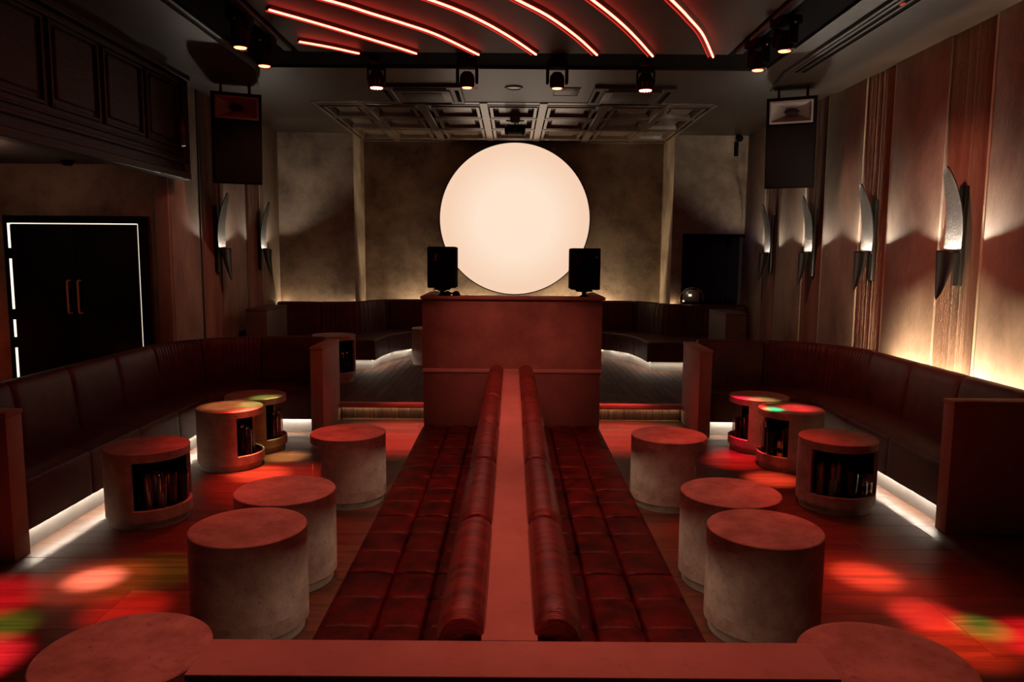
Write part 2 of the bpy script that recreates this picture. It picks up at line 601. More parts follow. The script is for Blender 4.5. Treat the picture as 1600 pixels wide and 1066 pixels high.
def sweep(name, path, s0, s1, prof, mat, parent=None, step=0.05, mod=None, smooth=True):
    """closed profile [(d, z)] carried along the path from s0 to s1, ends capped"""
    bm = bmesh.new()
    n = max(2, int((s1 - s0) / step))
    ss = [s0 + (s1 - s0) * i / n for i in range(n + 1)]
    e = min(0.012, (s1 - s0) * 0.1)
    if mod:
        ss = [s0, s0 + e] + ss[1:-1] + [s1 - e, s1]
    rings = []
    for s in ss:
        P, nn = path.at(s)
        ring = []
        for k, (d, z) in enumerate(prof):
            dd, zz = mod(s, s0, s1, d, z) if mod else (d, z)
            ring.append(bm.verts.new((P.x + nn.x * dd, P.y + nn.y * dd, zz)))
        rings.append(ring)
    m = len(prof)
    for A, B in zip(rings, rings[1:]):
        for j in range(m):
            bm.faces.new([A[j], B[j], B[(j + 1) % m], A[(j + 1) % m]])
    bm.faces.new(rings[0])
    bm.faces.new(rings[-1][::-1])
    return obj(name, bm, mat, parent, smooth)


# ------------------------------------------------------------------ room shell
XW, YB, YC, ZC = 3.25, 10.5, 11.25, 3.27
PZ = 0.17            # platform height
YS = 7.24            # step riser

floor = struct(box('floor', -6.5, XW, -1.5, 7.24, -0.12, -0.012, 'dark'))
bm = bmesh.new()
PW, PL = 0.190, 1.9
plank_me = {}


def plank_mesh(name, lx, ly, z0, z1, mat):
    key = (name, round(lx, 3), round(ly, 3))
    if key not in plank_me:
        b_ = bmesh.new()
        add_box(b_, 0, lx, 0, ly, z0, z1)
        tops = [e for e in b_.edges if all(v.co.z > z1 - 1e-6 for v in e.verts)]
        bmesh.ops.bevel(b_, geom=tops, offset=0.0016, segments=1, affect='EDGES')
        bmesh.ops.recalc_face_normals(b_, faces=b_.faces[:])
        me = bpy.data.meshes.new(name)
        b_.to_mesh(me)
        b_.free()
        me.materials.append(M[mat])
        plank_me[key] = me
    return plank_me[key]


bm.free()
row = 0
y = 0.40
rp = random.Random(3)
while y < YS - 0.01:
    wy = min(PW, YS - y) - 0.0015
    x = -3.24 - rp.choice((0.0, 0.475, 0.95, 1.425))
    while x < XW - 0.02:
        x0, x1 = max(x, -3.24), min(x + PL, XW)
        if x1 - x0 > 0.05:
            o = bpy.data.objects.new('plank', plank_mesh('plank', round(x1 - x0, 3) - 0.0015, wy, -0.012, 0.0, 'floorwood'))
            C.objects.link(o)
            o.parent = floor
            o.location = (x0, y, 0)
        x += PL
    y += PW
    row += 1

# platform at the back, with parquet and a boarded riser
platform = struct(box('platform', -XW, XW, 7.27, YC + 0.1, 0.0, PZ - 0.012, 'dark'))
platform.name = 'floor_platform'
rp = random.Random(11)
pw = 0.088
for side in (-1, 1):
    x = 0.70
    while x < 2.45:
        y = 7.27 - rp.random() * 0.55
        while y < 10.6:
            y0, y1 = max(7.27, y), min(10.6, y + 0.62)
            if y1 - y0 > 0.04:
                o = bpy.data.objects.new('parquet_block', plank_mesh('parquet_block', pw - 0.002, round(y1 - y0, 2) - 0.002, PZ - 0.012, PZ, 'parquet'))
                C.objects.link(o)
                o.parent = platform
                o.location = (x if side > 0 else -x - pw, y0, 0)
            y += 0.62
        x += pw
# nosing + riser boards + LED under the nosing
step = struct(box('trim_1', -XW, XW, 7.195, 7.27, PZ - 0.045, PZ + 0.001, 'cap', bevel=0.004))
for side in (-1, 1):
    x = 0.64
    while x < 1.72:
        wd = rp.choice((0.062, 0.075, 0.095, 0.11))
        wd = min(wd, 1.74 - x)
        xa, xb = (x, x + wd - 0.003)
        if side < 0:
            xa, xb = -xb, -xa
        box('riser_board', xa, xb, 7.242 - rp.random() * 0.004, 7.27, 0.008, PZ - 0.048, 'riserwood', step, bevel=0.002, seg=1)
        x += wd
    xa, xb = (0.66, 1.66) if side > 0 else (-1.66, -0.66)
    box('step_light', xa, xb, 7.222, 7.230, PZ - 0.049, PZ - 0.0455, 'led_step', step)
    box('toe_strip', xa, xb, 7.225, 7.24, 0.0, 0.010, 'brass', step)
    area('step_led', ((xa + xb) / 2, 7.216, PZ - 0.051), (0, 0.35, -1), abs(xb - xa), 0.006, 0.16, (1.0, 0.72, 0.42))

# walls
struct(box('wall_right', XW + 0.02, XW + 0.2, -1.5, YB + 0.2, -0.1, 3.5, 'rib'))
wr = bpy.data.objects['wall_right']
wl = struct(box('wall_left', -XW - 0.2, -XW - 0.02, 7.36, YB + 0.2, -0.1, 3.5, 'rib'))


def ribbed_mesh(length, zt, z0=0.0, n=22):
    """vertical flutes: zigzag in X along Y, local x 0 = wall, towards -x proud"""
    b_ = bmesh.new()
    r_ = random.Random(5)
    cols = []
    for i in range(2 * n + 1):
        yy = length * i / (2 * n)
        xx = -0.004 - (0.006 + 0.004 * r_.random()) * (i % 2)
        cols.append((b_.verts.new((xx, yy, z0)), b_.verts.new((xx, yy, zt))))
    for a, b in zip(cols, cols[1:]):
        b_.faces.new([a[0], b[0], b[1], a[1]])
    back = [b_.verts.new((0.02, 0, z0)), b_.verts.new((0.02, length, z0)), b_.verts.new((0.02, length, zt)), b_.verts.new((0.02, 0, zt))]
    b_.faces.new(back)
    return b_


def wall_bay(side, parent, y0, y1):
    """one bay: brass strip at y0, ribbed strip of 0.52 m, smooth raised panel up to y1"""
    sx = side
    X = XW * sx
    o = obj('ribbed_strip', ribbed_mesh(min(0.52, y1 - y0), ZC), 'rib', parent)
    o.location = (X + 0.004 * sx, y0, 0)
    o.scale = (sx, 1, 1)
    if y1 - y0 > 0.6:
        box('wall_panel', X - 0.022 * sx, X + 0.03 * sx, y0 + 0.525, y1 - 0.02, 0.0, ZC, 'panel', parent, bevel=0.006)
    box('metal_strip', X - 0.020 * sx, X + 0.01 * sx, y0 - 0.017, y0 + 0.011, 0.0, ZC, 'brass' if side > 0 else 'darkwood', parent, bevel=0.003)


for y0 in (2.5, 3.85, 5.2, 6.53, 7.87, 9.2):
    wall_bay(1, wr, y0, min(y0 + 1.345, YB))
wall_bay(-1, wl, 7.87, 9.2)
wall_bay(-1, wl, 9.2, YB)
box('wall_panel', -XW - 0.03, -XW + 0.012, 7.2, 7.85, 0.0, ZC, 'panel', wl, bevel=0.006)
# back wall: two flanking bays and a recessed centre
wb = struct(box('wall_back', -2.19, 2.22, YC, YC + 0.15, -0.1, 3.5, 'plaster'))
wbl = struct(box('wall_back_left', -XW - 0.1, -2.19, YB, YC + 0.15, -0.1, 3.5, 'plaster'))
bmx = bmesh.new()
add_box(bmx, 2.22, 2.37, YB, YC + 0.15, -0.1, 3.5)
add_box(bmx, 2.37, XW + 0.1, YB, YC + 0.15, 1.935, 3.5)
wbr = struct(obj('wall_back_right', bmx, 'plaster'))
# entrance wall left, facing the room, with the double door
wd_ = struct(box('wall_entrance', -6.5, -XW - 0.02, 7.2, 7.35, -0.1, 3.5, 'plaster'))
box('corner_pilaster', -XW - 0.12, -XW + 0.005, 7.15, 7.2, 0.0, 2.5, 'rib', wd_, bevel=0.004)

# door
dr = struct(box('door_1', -4.83, -3.46, 7.17, 7.2, 0.0, 1.957, 'black', bevel=0.004))
for xa, xb in ((-4.745, -4.155), (-4.150, -3.553)):
    lf = box('door_leaf', xa, xb, 7.145, 7.170, 0.01, 1.872, 'door', dr, bevel=0.003)
for hx in (-4.205, -4.105):
    h = tube('door_handle', [(hx, 7.145, 1.345), (hx, 7.105, 1.345), (hx, 7.095, 1.335), (hx, 7.095, 1.045), (hx, 7.105, 1.035), (hx, 7.145, 1.035)], 0.009, 'gold', dr)
box('light_gap', -4.778, -4.750, 7.160, 7.169, 0.01, 1.885, 'led_door', dr)
box('light_gap', -4.748, -3.555, 7.160, 7.169, 1.878, 1.886, 'led_door', dr)
box('light_gap', -3.5475, -3.546, 7.163, 7.169, 0.01, 1.885, 'led_door', dr)
for hz in (0.75, 1.02, 1.6):
    box('door_hinge', -4.785, -4.745, 7.135, 7.163, hz - 0.05, hz + 0.05, 'black', dr, bevel=0.003)
point('entrance_fill', (-4.3, 6.2, 2.1), 3.0, (1.0, 0.55, 0.36), 0.1)  # added fill to brighten the door wall, no lamp hangs here
point('entrance_glow', (-5.15, 6.6, 0.7), 2.2, (1.0, 0.10, 0.02), 0.08)
point('entrance_glow', (-3.75, 6.95, 0.62), 0.3, (1.0, 0.16, 0.04), 0.08)

# ceilings
ceil = bpy.data.objects.new('ceiling', None)
C.objects.link(ceil)
struct(ceil)
bmx = bmesh.new()
add_box(bmx, -XW - 0.1, XW + 0.1, 6.93, 8.40, ZC, ZC + 0.2)
add_box(bmx, -XW - 0.1, -2.21, 8.40, YB + 0.1, ZC, ZC + 0.2)
add_box(bmx, 2.24, XW + 0.1, 8.40, YB + 0.1, ZC, ZC + 0.2)
add_box(bmx, 2.25, XW + 0.1, -1.5, 6.93, ZC, ZC + 0.2)
add_box(bmx, -3.6, -2.26, -1.5, 6.93, ZC, ZC + 0.2)
obj('plain_ceiling', bmx, 'ceil', ceil)
# side soffits, a hand's width lower
bmx = bmesh.new()
prof = [(2.56, 7.70), (XW + 0.02, 7.70), (XW + 0.02, -1.5), (2.42, -1.5), (2.42, 6.9)]
add_prism(bmx, prof, ZC - 0.025, ZC + 0.001)
obj('side_soffit', bmx, 'ceil', ceil)
bmx = bmesh.new()
add_prism(bmx, [(-2.52, 7.66), (-XW - 0.01, 7.66), (-XW - 0.01, -1.5), (-2.30, -1.5), (-2.30, 6.9)], ZC - 0.025, ZC + 0.001)
obj('side_soffit', bmx, 'ceil', ceil)
# black lighting border and the dark raft carrying the neon
bmx = bmesh.new()
add_box(bmx, -2.26, 2.25, 6.44, 6.93, ZC + 0.02, ZC + 0.2)
add_box(bmx, -2.26, -1.78, -1.5, 6.44, ZC + 0.02, ZC + 0.2)
add_box(bmx, 1.78, 2.25, -1.5, 6.44, ZC + 0.02, ZC + 0.2)
obj('lighting_border', bmx, 'black', ceil)
box('neon_raft', -1.78, 1.78, -1.5, 6.44, ZC + 0.012, ZC + 0.2, mottled('raft_paint', (0.050, 0.034, 0.028), (0.066, 0.046, 0.038), 1.3, 0.6, 0.1, 30), ceil)
for sx in (-1, 1):
    box('cable_rail', sx * 1.80, sx * 1.86, -1.5, 6.30, ZC - 0.02, ZC + 0.02, 'blackmetal', ceil, bevel=0.004)
# coffered field
box('coffer_backing', -2.21, 2.24, 8.40, YC, ZC + 0.055, ZC + 0.2, 'coffer', ceil)
cols_ = [(-2.13, -1.72), (-1.62, -1.13), (-0.91, -0.40), (-0.25, 0.26), (0.41, 0.92), (1.14, 1.65), (1.75, 2.16)]
rows_ = [(8.68, 9.27), (9.42, 10.06), (10.21, 10.90)]


def frame_ring(bm_, x0, x1, y0, y1, zlo, zhi, t):
    """picture-frame moulding with a sloping inner face, opening x0..x1,y0..y1"""
    for (a, b, z_) in ((0, t, zlo),):
        o_ = [(x0 - t, y0 - t), (x1 + t, y0 - t), (x1 + t, y1 + t), (x0 - t, y1 + t)]
        i_ = [(x0, y0), (x1, y0), (x1, y1), (x0, y1)]
        i2 = [(x0 + t * .5, y0 + t * .5), (x1 - t * .5, y0 + t * .5), (x1 - t * .5, y1 - t * .5), (x0 + t * .5, y1 - t * .5)]
        vo = [bm_.verts.new((p[0], p[1], zhi)) for p in o_]
        vo2 = [bm_.verts.new((p[0], p[1], zlo)) for p in o_]
        vi = [bm_.verts.new((p[0], p[1], zlo)) for p in i_]
        vi2 = [bm_.verts.new((p[0], p[1], zhi)) for p in i2]
        for k in range(4):
            l = (k + 1) % 4
            bm_.faces.new([vo[k], vo[l], vo2[l], vo2[k]])
            bm_.faces.new([vo2[k], vo2[l], vi[l], vi[k]])
            bm_.faces.new([vi[k], vi[l], vi2[l], vi2[k]])


for cx0, cx1 in cols_:
    for ry0, ry1 in rows_:
        b_ = bmesh.new()
        frame_ring(b_, cx0 + 0.02, cx1 - 0.02, ry0 + 0.02, ry1 - 0.02, ZC - 0.004, ZC + 0.056, 0.034)
        obj('coffer_moulding', b_, 'coffer', ceil)
        b_ = bmesh.new()
        add_box(b_, cx0 + 0.085, cx1 - 0.085, ry0 + 0.085, ry1 - 0.085, ZC + 0.030, ZC + 0.056)
        obj('coffer_panel', b_, 'coffer', ceil)
for bx, bw in ((-1.67, 0.03), (-1.02, 0.05), (-0.325, 0.045), (0.335, 0.045), (1.03, 0.05), (1.70, 0.03), (-2.19, 0.02), (2.22, 0.02)):
    box('coffer_beam', bx - bw, bx + bw, 8.40, YC, ZC - 0.012, ZC + 0.056, 'coffer', ceil, bevel=0.004, seg=1)
for by, bw in ((8.43, 0.05), (8.55, 0.02), (9.345, 0.03), (10.135, 0.03), (11.0, 0.05), (11.2, 0.05)):
    box('coffer_rail', -2.21, 2.24, by - bw, by + bw, ZC - 0.006, ZC + 0.056, 'coffer', ceil, bevel=0.004, seg=1)
# linear slot diffuser in the right soffit
b_ = bmesh.new()
add_box(b_, 2.45, 2.475, 1.5, 6.86, ZC - 0.034, ZC - 0.024)
add_box(b_, 2.575, 2.60, 1.5, 6.86, ZC - 0.034, ZC - 0.024)
add_box(b_, 2.515, 2.535, 1.5, 6.86, ZC - 0.032, ZC - 0.024)
vt = thing('slot_diffuser', 'long dark slot air diffuser in the ceiling along the right wall', 'vent', (2.5, 4.0, ZC - 0.03))
fr_ = obj('diffuser_frame', b_, 'ceil', vt)
fr_.location = (-2.5, -4.0, -(ZC - 0.03))
sl_ = box('diffuser_slot', 2.475, 2.575, 1.5, 6.86, ZC - 0.027, ZC - 0.0245, 'black', vt)
sl_.location = (-2.5, -4.0, -(ZC - 0.03))
il_ = box('exit_indicator', 2.49, 2.51, 5.01, 5.05, ZC - 0.036, ZC - 0.028, emit('red_indicator', (0.6, 0.05, 0.02), 0.6), vt)
il_.location = (-2.5, -4.0, -(ZC - 0.03))

# panelled balcony front, upper left
bal = thing('balcony_front', 'dark wood panelled balcony front high on the left, above the double door', 'balcony', (-3.05, 4.3, 2.3))


def bpart(name, x0, x1, y0, y1, z0, z1, mat='darkwood', bevel=0.006):
    o_ = box(name, x0, x1, y0, y1, z0, z1, mat, bal, bevel=bevel, seg=1)
    o_.location = (3.05, -4.3, -2.3)
    return o_


bpart('soffit_board', -6.5, -3.10, -1.5, 7.2, 2.44, 2.50)
bpart('front_board', -3.16, -3.07, -1.5, 7.2, 2.36, ZC)
bpart('bottom_lip', -3.14, -3.03, -1.5, 7.2, 2.295, 2.36)
bpart('lower_moulding', -3.10, -3.035, -1.5, 7.2, 2.44, 2.47)
bpart('lower_moulding', -3.10, -3.045, -1.5, 7.2, 2.51, 2.53)
bpart('upper_moulding', -3.10, -3.01, -1.5, 7.2, ZC - 0.07, ZC - 0.005)
bpart('upper_moulding', -3.10, -3.035, -1.5, 7.2, ZC - 0.13, ZC - 0.09)
bpart('end_post', -3.14, -3.035, 7.08, 7.2, 2.30, ZC)
yy = 7.02
while yy > 1.0:
    y1_, y0_ = yy, yy - 0.60
    bpart('raised_panel', -3.08, -3.052, y0_ + 0.07, y1_ - 0.07, 2.63, 3.10, bevel=0.012)
    b_ = bmesh.new()
    for (a0_, a1_, c0_, c1_) in ((y0_, y0_ + 0.025, 2.57, 3.135), (y1_ - 0.025, y1_, 2.57, 3.135), (y0_ + 0.025, y1_ - 0.025, 2.57, 2.595), (y0_ + 0.025, y1_ - 0.025, 3.11, 3.135)):
        add_box(b_, -3.09, -3.045, a0_, a1_, c0_, c1_, 0.004, 1)
    pf = obj('panel_frame', b_, 'darkwood', bal)
    pf.location = (3.05, -4.3, -2.3)
    yy -= 0.66

# ------------------------------------------------------------------ lightbox disc
dz = thing('light_disc', 'huge round glowing cream lightbox moon on the back wall', 'light disc', (0.037, YC - 0.14, 2.145))
rim = lathe('rim', [(1.098, 0.0), (1.112, 0.0), (1.112, 0.13), (1.0, 0.13), (1.0, 0.12), (1.098, 0.12)], 'blackmetal', dz, n=96)
rim.rotation_euler = (-PI / 2, 0, 0)
df = lathe('diffuser', [(0, 0.012), (1.097, 0.012), (1.097, 0.03), (0, 0.03)], 'disc', dz, n=96)
df.rotation_euler = (-PI / 2, 0, 0)
# ------------------------------------------------------------------ divider wall + T ledge
ZK = 0.797
dv = thing('divider_wall', 'low microcement divider wall running between the two red benches to a ledge nearest the camera', 'divider wall', (0, 1.44, 0))
for nm, a in (('spine', (-0.058, 0.058, 1.51, 5.30, 0, ZK - 0.03)), ('spine_cap', (-0.060, 0.062, 1.5115, 5.30, ZK - 0.03, ZK)),
              ('ledge_panel', (-0.62, 0.63, 1.39, 1.495, 0, ZK - 0.03)), ('ledge_cap', (-0.632, 0.648, 1.372, 1.510, ZK - 0.03, ZK))):
    o_ = box(nm, *a, 'cap' if 'cap' in nm else 'part', dv, bevel=0.003)
    o_.location = (0, -1.44, 0)

# ------------------------------------------------------------------ tufted benches
YSEATS = [1.515, 2.145, 2.78, 3.415, 4.05, 4.69, 5.315]
YROLLS = [1.53, 2.19, 2.85, 3.485, 4.14, 4.81, 5.31]


def cushion_bm(sx, L, X0=0.150, X1=0.640, zt=0.40, rows=3, colw=(0.0, 0.27, 0.60, 1.0)):
    b_ = bmesh.new()
    W_ = X1 - X0
    us = sorted(set([round(k / 30, 4) for k in range(31)] + [round(c + o / W_, 4) for c in colw[1:-1] for o in (-0.010, -0.005, -0.0025, 0, 0.0025, 0.005, 0.010)] + [0.985, 0.993]))
    vs_ = sorted(set([round(k / 36, 4) for k in range(37)] + [round(k / rows + o / L, 4) for k in range(1, rows) for o in (-0.008, -0.004, 0, 0.004, 0.008)] + [0.006, 0.014, 0.986, 0.994]))
    nx, ny = len(us) - 1, len(vs_) - 1
    g = []
    for u in us:
        r_ = []
        for v in vs_:
            for k in range(len(colw) - 1):
                if u <= colw[k + 1] + 1e-9:
                    break
            cu = (u - colw[k]) / (colw[k + 1] - colw[k])
            cv = (v * rows) % 1.0 if v < 1 else 1.0
            pu, pv = max(0, math.sin(PI * cu)), max(0, math.sin(PI * cv))
            h = 0.009 * (pu ** 0.45) * (pv ** 0.30) + 0.003 * (pu ** 0.3)
            for c in colw[1:-1]:
                h -= 0.007 * math.exp(-((u - c) * W_ / 0.004) ** 2)
            for k in range(1, rows):
                h -= 0.002 * math.exp(-((v - k / rows) * L / 0.004) ** 2)
            dbt = min(math.hypot((u - c) * W_, (v - rv / rows) * L) for c in colw[1:-1] for rv in range(rows + 1))
            h -= 0.012 * math.exp(-(dbt / 0.015) ** 2)
            edge = min(1.0, (1 - u) / 0.035)
            h -= 0.022 * (1 - edge) ** 2
            es = min(v, 1 - v) * L
            h -= 0.014 * max(0, 1 - es / 0.012) ** 2
            r_.append(b_.verts.new((sx * (X0 + u * W_), v * L, zt - 0.016 + h)))
        g.append(r_)
    for i in range(nx):
        for j in range(ny):
            b_.faces.new([g[i][j], g[i + 1][j], g[i + 1][j + 1], g[i][j + 1]])
    # sides down to the skirt
    per = [g[i][0] for i in range(nx + 1)] + [g[nx][j] for j in range(1, ny + 1)] + [g[i][ny] for i in range(nx - 1, -1, -1)] + [g[0][j] for j in range(ny - 1, 0, -1)]
    low = [b_.verts.new((v_.co.x, v_.co.y, 0.30)) for v_ in per]
    n_ = len(per)
    for k in range(n_):
        b_.faces.new([per[k], per[(k + 1) % n_], low[(k + 1) % n_], low[k]])
    b_.faces.new(low)
    return b_


def pinch_mod(amount, front=lambda d, z: True, pleat=0.0, pl_w=0.045, soft=0.25):
    def f(s, s0, s1, d, z):
        e = min(s - s0, s1 - s)
        k = math.exp(-e / 0.008) * amount + soft * amount * max(0, 1 - e / 0.10) ** 2
        if front(d, z):
            d = d - k
            z = z - k * 0.4
        if pleat:
            d += pleat * math.sin(2 * PI * s / pl_w) * (1 if front(d, z) else 0)
        return d, z
    return f


def roll_mod(s, s0, s1, d, z):
    e = min(s - s0, s1 - s)
    k = 0.16 * math.exp(-e / 0.007) + 0.07 * max(0, 1 - e / 0.09) ** 2
    if d < 0.07 and z < 0.80:
        return d, z
    return d - max(0.0, d - 0.070) * k, z - max(0.0, z - 0.70) * k


for sx, nm in ((-1, 'left'), (1, 'right')):
    be = thing('tufted_bench', 'oxblood leather bench with tufted seat on the %s side of the divider wall' % nm, 'bench', (sx * 0.35, 3.4, 0), group='tufted benches along the divider wall')
    inv = (-sx * 0.35, -3.4, 0)
    first = None
    for a, b in zip(YSEATS, YSEATS[1:]):
        L = 0.63
        if first is None:
            first = obj('seat_cushion', cushion_bm(sx, L), 'leather_red', be, smooth=True)
            c_ = first
        else:
            c_ = dup(first, be)
        c_.location = (inv[0], a - 3.4, 0)
    o_ = box('base', sx * 0.06, sx * 0.46, 1.52, 5.31, 0.0, 0.31, 'dark', be)
    o_.location = inv
    pth = Path([(0, 1.5 + 0.05 * k) for k in range(78)], -1 if sx > 0 else 1)
    rollp = [(0.066, 0.66), (0.065, 0.72), (0.065, 0.797), (0.057, 0.803), (0.056, 0.812), (0.066, 0.828), (0.086, 0.839), (0.108, 0.842), (0.130, 0.836), (0.150, 0.818), (0.162, 0.788), (0.165, 0.752), (0.160, 0.715), (0.155, 0.69), (0.152, 0.66)]
    backp = [(0.062, 0.37), (0.062, 0.665), (0.150, 0.665), (0.158, 0.60), (0.170, 0.46), (0.172, 0.37)]
    for a, b in zip(YROLLS, YROLLS[1:]):
        o_ = sweep('backrest_panel', pth, a - 1.5, b - 1.5, backp, 'leather_red', be, mod=pinch_mod(0.010, lambda d, z: d > 0.1))
        o_.location = inv
        o_ = sweep('bolster', pth, a - 1.5, b - 1.5, rollp, 'bolster', be, step=0.04,
                   mod=roll_mod)
        o_.location = inv
    area('bench_led', (sx * 0.640, 3.4, 0.297), (sx * 0.42, 0, -1.0), 3.7, 0.010, 2.1, (1.0, 0.74, 0.50), (0, 1, 0))

# ------------------------------------------------------------------ DJ booth
bt = thing('dj_booth', 'tall reddish microcement DJ booth in front of the glowing disc', 'booth', (0.005, 5.7, 0))


def btp(name, *a, mat='booth', bevel=0.003):
    o_ = box(name, *a, mat, bt, bevel=bevel)
    o_.location = (-0.005, -5.7, 0)
    return o_


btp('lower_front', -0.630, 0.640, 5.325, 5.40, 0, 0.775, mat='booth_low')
btp('shelf_trim', -0.636, 0.652, 5.317, 5.40, 0.775, 0.799, mat='cap')
btp('upper_front', -0.641, 0.651, 5.355, 5.41, 0.799, 1.30)
btp('side_panel', -0.641, -0.575, 5.41, 6.02, 0, 1.30)
btp('side_panel', 0.585, 0.651, 5.41, 6.02, 0, 1.30)
btp('top_cap', -0.651, 0.668, 5.325, 5.46, 1.30, 1.322, mat='booth')
btp('top_cap', -0.651, -0.565, 5.46, 6.03, 1.30, 1.322, mat='booth')
btp('top_cap', 0.575, 0.668, 5.46, 6.03, 1.30, 1.322, mat='booth')
btp('work_shelf', -0.575, 0.585, 5.41, 5.95, 1.02, 1.05, mat='black')

for sx, cx, x0, x1, z0, z1, lb in ((-1, -0.502, -0.604, -0.400, 1.378, 1.672, 'black booth monitor speaker on the left end of the booth top, cable loop under it'),
                                   (1, 0.523, 0.420, 0.632, 1.372, 1.668, 'black booth monitor speaker on the right end of the booth top')):
    yb = 5.45
    sp = thing('monitor_speaker', lb, 'speaker', (cx, 5.42, 1.322), group='monitor speakers on the booth')
    def spp(o_):
        o_.location = (-cx, -5.42, -1.322)
        return o_
    b_ = bmesh.new()
    add_box(b_, x0, x1, 5.36, 5.58, z0, z1, 0.010, 2)
    spp(obj('cabinet', b_, 'black', sp, smooth=True))
    spp(box('front_baffle', x0 + 0.012, x1 - 0.012, 5.58, 5.586, z0 + 0.012, z1 - 0.012, 'grille', sp))
    spp(box('connector_plate', x0 + 0.03, x0 + 0.085, 5.353, 5.36, z1 - 0.105, z1 - 0.045, 'blackmetal', sp, bevel=0.002))
    spp(box('mount_plate', cx - 0.055, cx + 0.055, 5.37, 5.53, z0 - 0.014, z0, 'black', sp, bevel=0.003))
    spp(lathe('stand_neck', [(0, 0), (0.030, 0), (0.030, 0.006), (0.016, 0.012), (0.016, 0.030), (0.040, z0 - 1.322 - 0.014), (0, z0 - 1.322 - 0.014)], 'black', sp, n=20, center=(cx, 5.42, 1.322)))
    spp(tube('cable', [(cx - sx * -0.06, 5.36, z0 - 0.0), (cx + sx * 0.055, 5.355, z0 - 0.02), (cx + sx * 0.03, 5.37, z0 - 0.035), (cx + sx * 0.018, 5.39, 1.335)], 0.0028, 'black', sp, n=6))
    if sx > 0:
        for k in range(2):
            spp(box('badge', x1 - 0.040 + k * 0.012, x1 - 0.031 + k * 0.012, 5.3535, 5.3602, z1 - 0.072, z1 - 0.058, 'grey', sp))
    else:
        spp(tube('plug', [(x0 + 0.050, 5.352, z1 - 0.095), (x0 + 0.062, 5.348, z1 - 0.095), (x0 + 0.062, 5.348, z1 - 0.05)], 0.004, 'gold', sp, n=6))
hp = thing('headphones', 'black headphones lying on the booth top beside the left monitor', 'headphones', (-0.43, 5.40, 1.322))
for hx in (-0.035, 0.03):
    b_ = bmesh.new()
    add_lathe(b_, [(0, 0), (0.026, 0), (0.028, 0.012), (0.022, 0.026), (0.010, 0.033), (0, 0.034)], 20, (hx, 0, 0))
    obj('ear_cup', b_, 'black', hp, smooth=True)
tube('headband', [(-0.035 + 0.065 * k / 10, 0.015 + 0.055 * math.sin(PI * k / 10), 0.014) for k in range(11)], 0.006, 'black', hp, n=8)

# ------------------------------------------------------------------ low partition walls
def partition(label, x0, x1, y0, y1, z0=0.0, z1=0.793, mat='part'):
    cx, cy = (x0 + x1) / 2, (y0 + y1) / 2
    t = thing('low_partition', label, 'partition', (cx, cy, z0))
    for nm, a in (('panel', (x0 + 0.004, x1 - 0.004, y0 + 0.004, y1 - 0.004, z0, z1 - 0.026)), ('cap', (x0, x1, y0, y1, z1 - 0.025, z1))):
        o_ = box(nm, *a, mat, t, bevel=0.003)
        o_.location = (-cx, -cy, -z0)
    return t


partition('low microcement partition at the near end of the right wall sofa', 2.562, XW - 0.025, 4.257, 4.373)
partition('low microcement partition at the near end of the left wall sofa', -3.40, -2.578, 3.751, 3.887)
partition('low microcement partition between the left wall sofa and the step', -1.790, -1.672, 6.58, 7.24)
partition('low microcement partition between the right wall sofa and the step', 1.672, 1.790, 6.58, 7.24)
partition('low dark partition on the back platform by the curtained doorway', 2.45, 2.70, 8.55, 9.28, PZ, 0.975, 'brownpanel')
partition('low dark partition on the back platform against the left wall', -3.05, -2.80, 8.55, 9.33, PZ, 0.985, 'brownpanel')

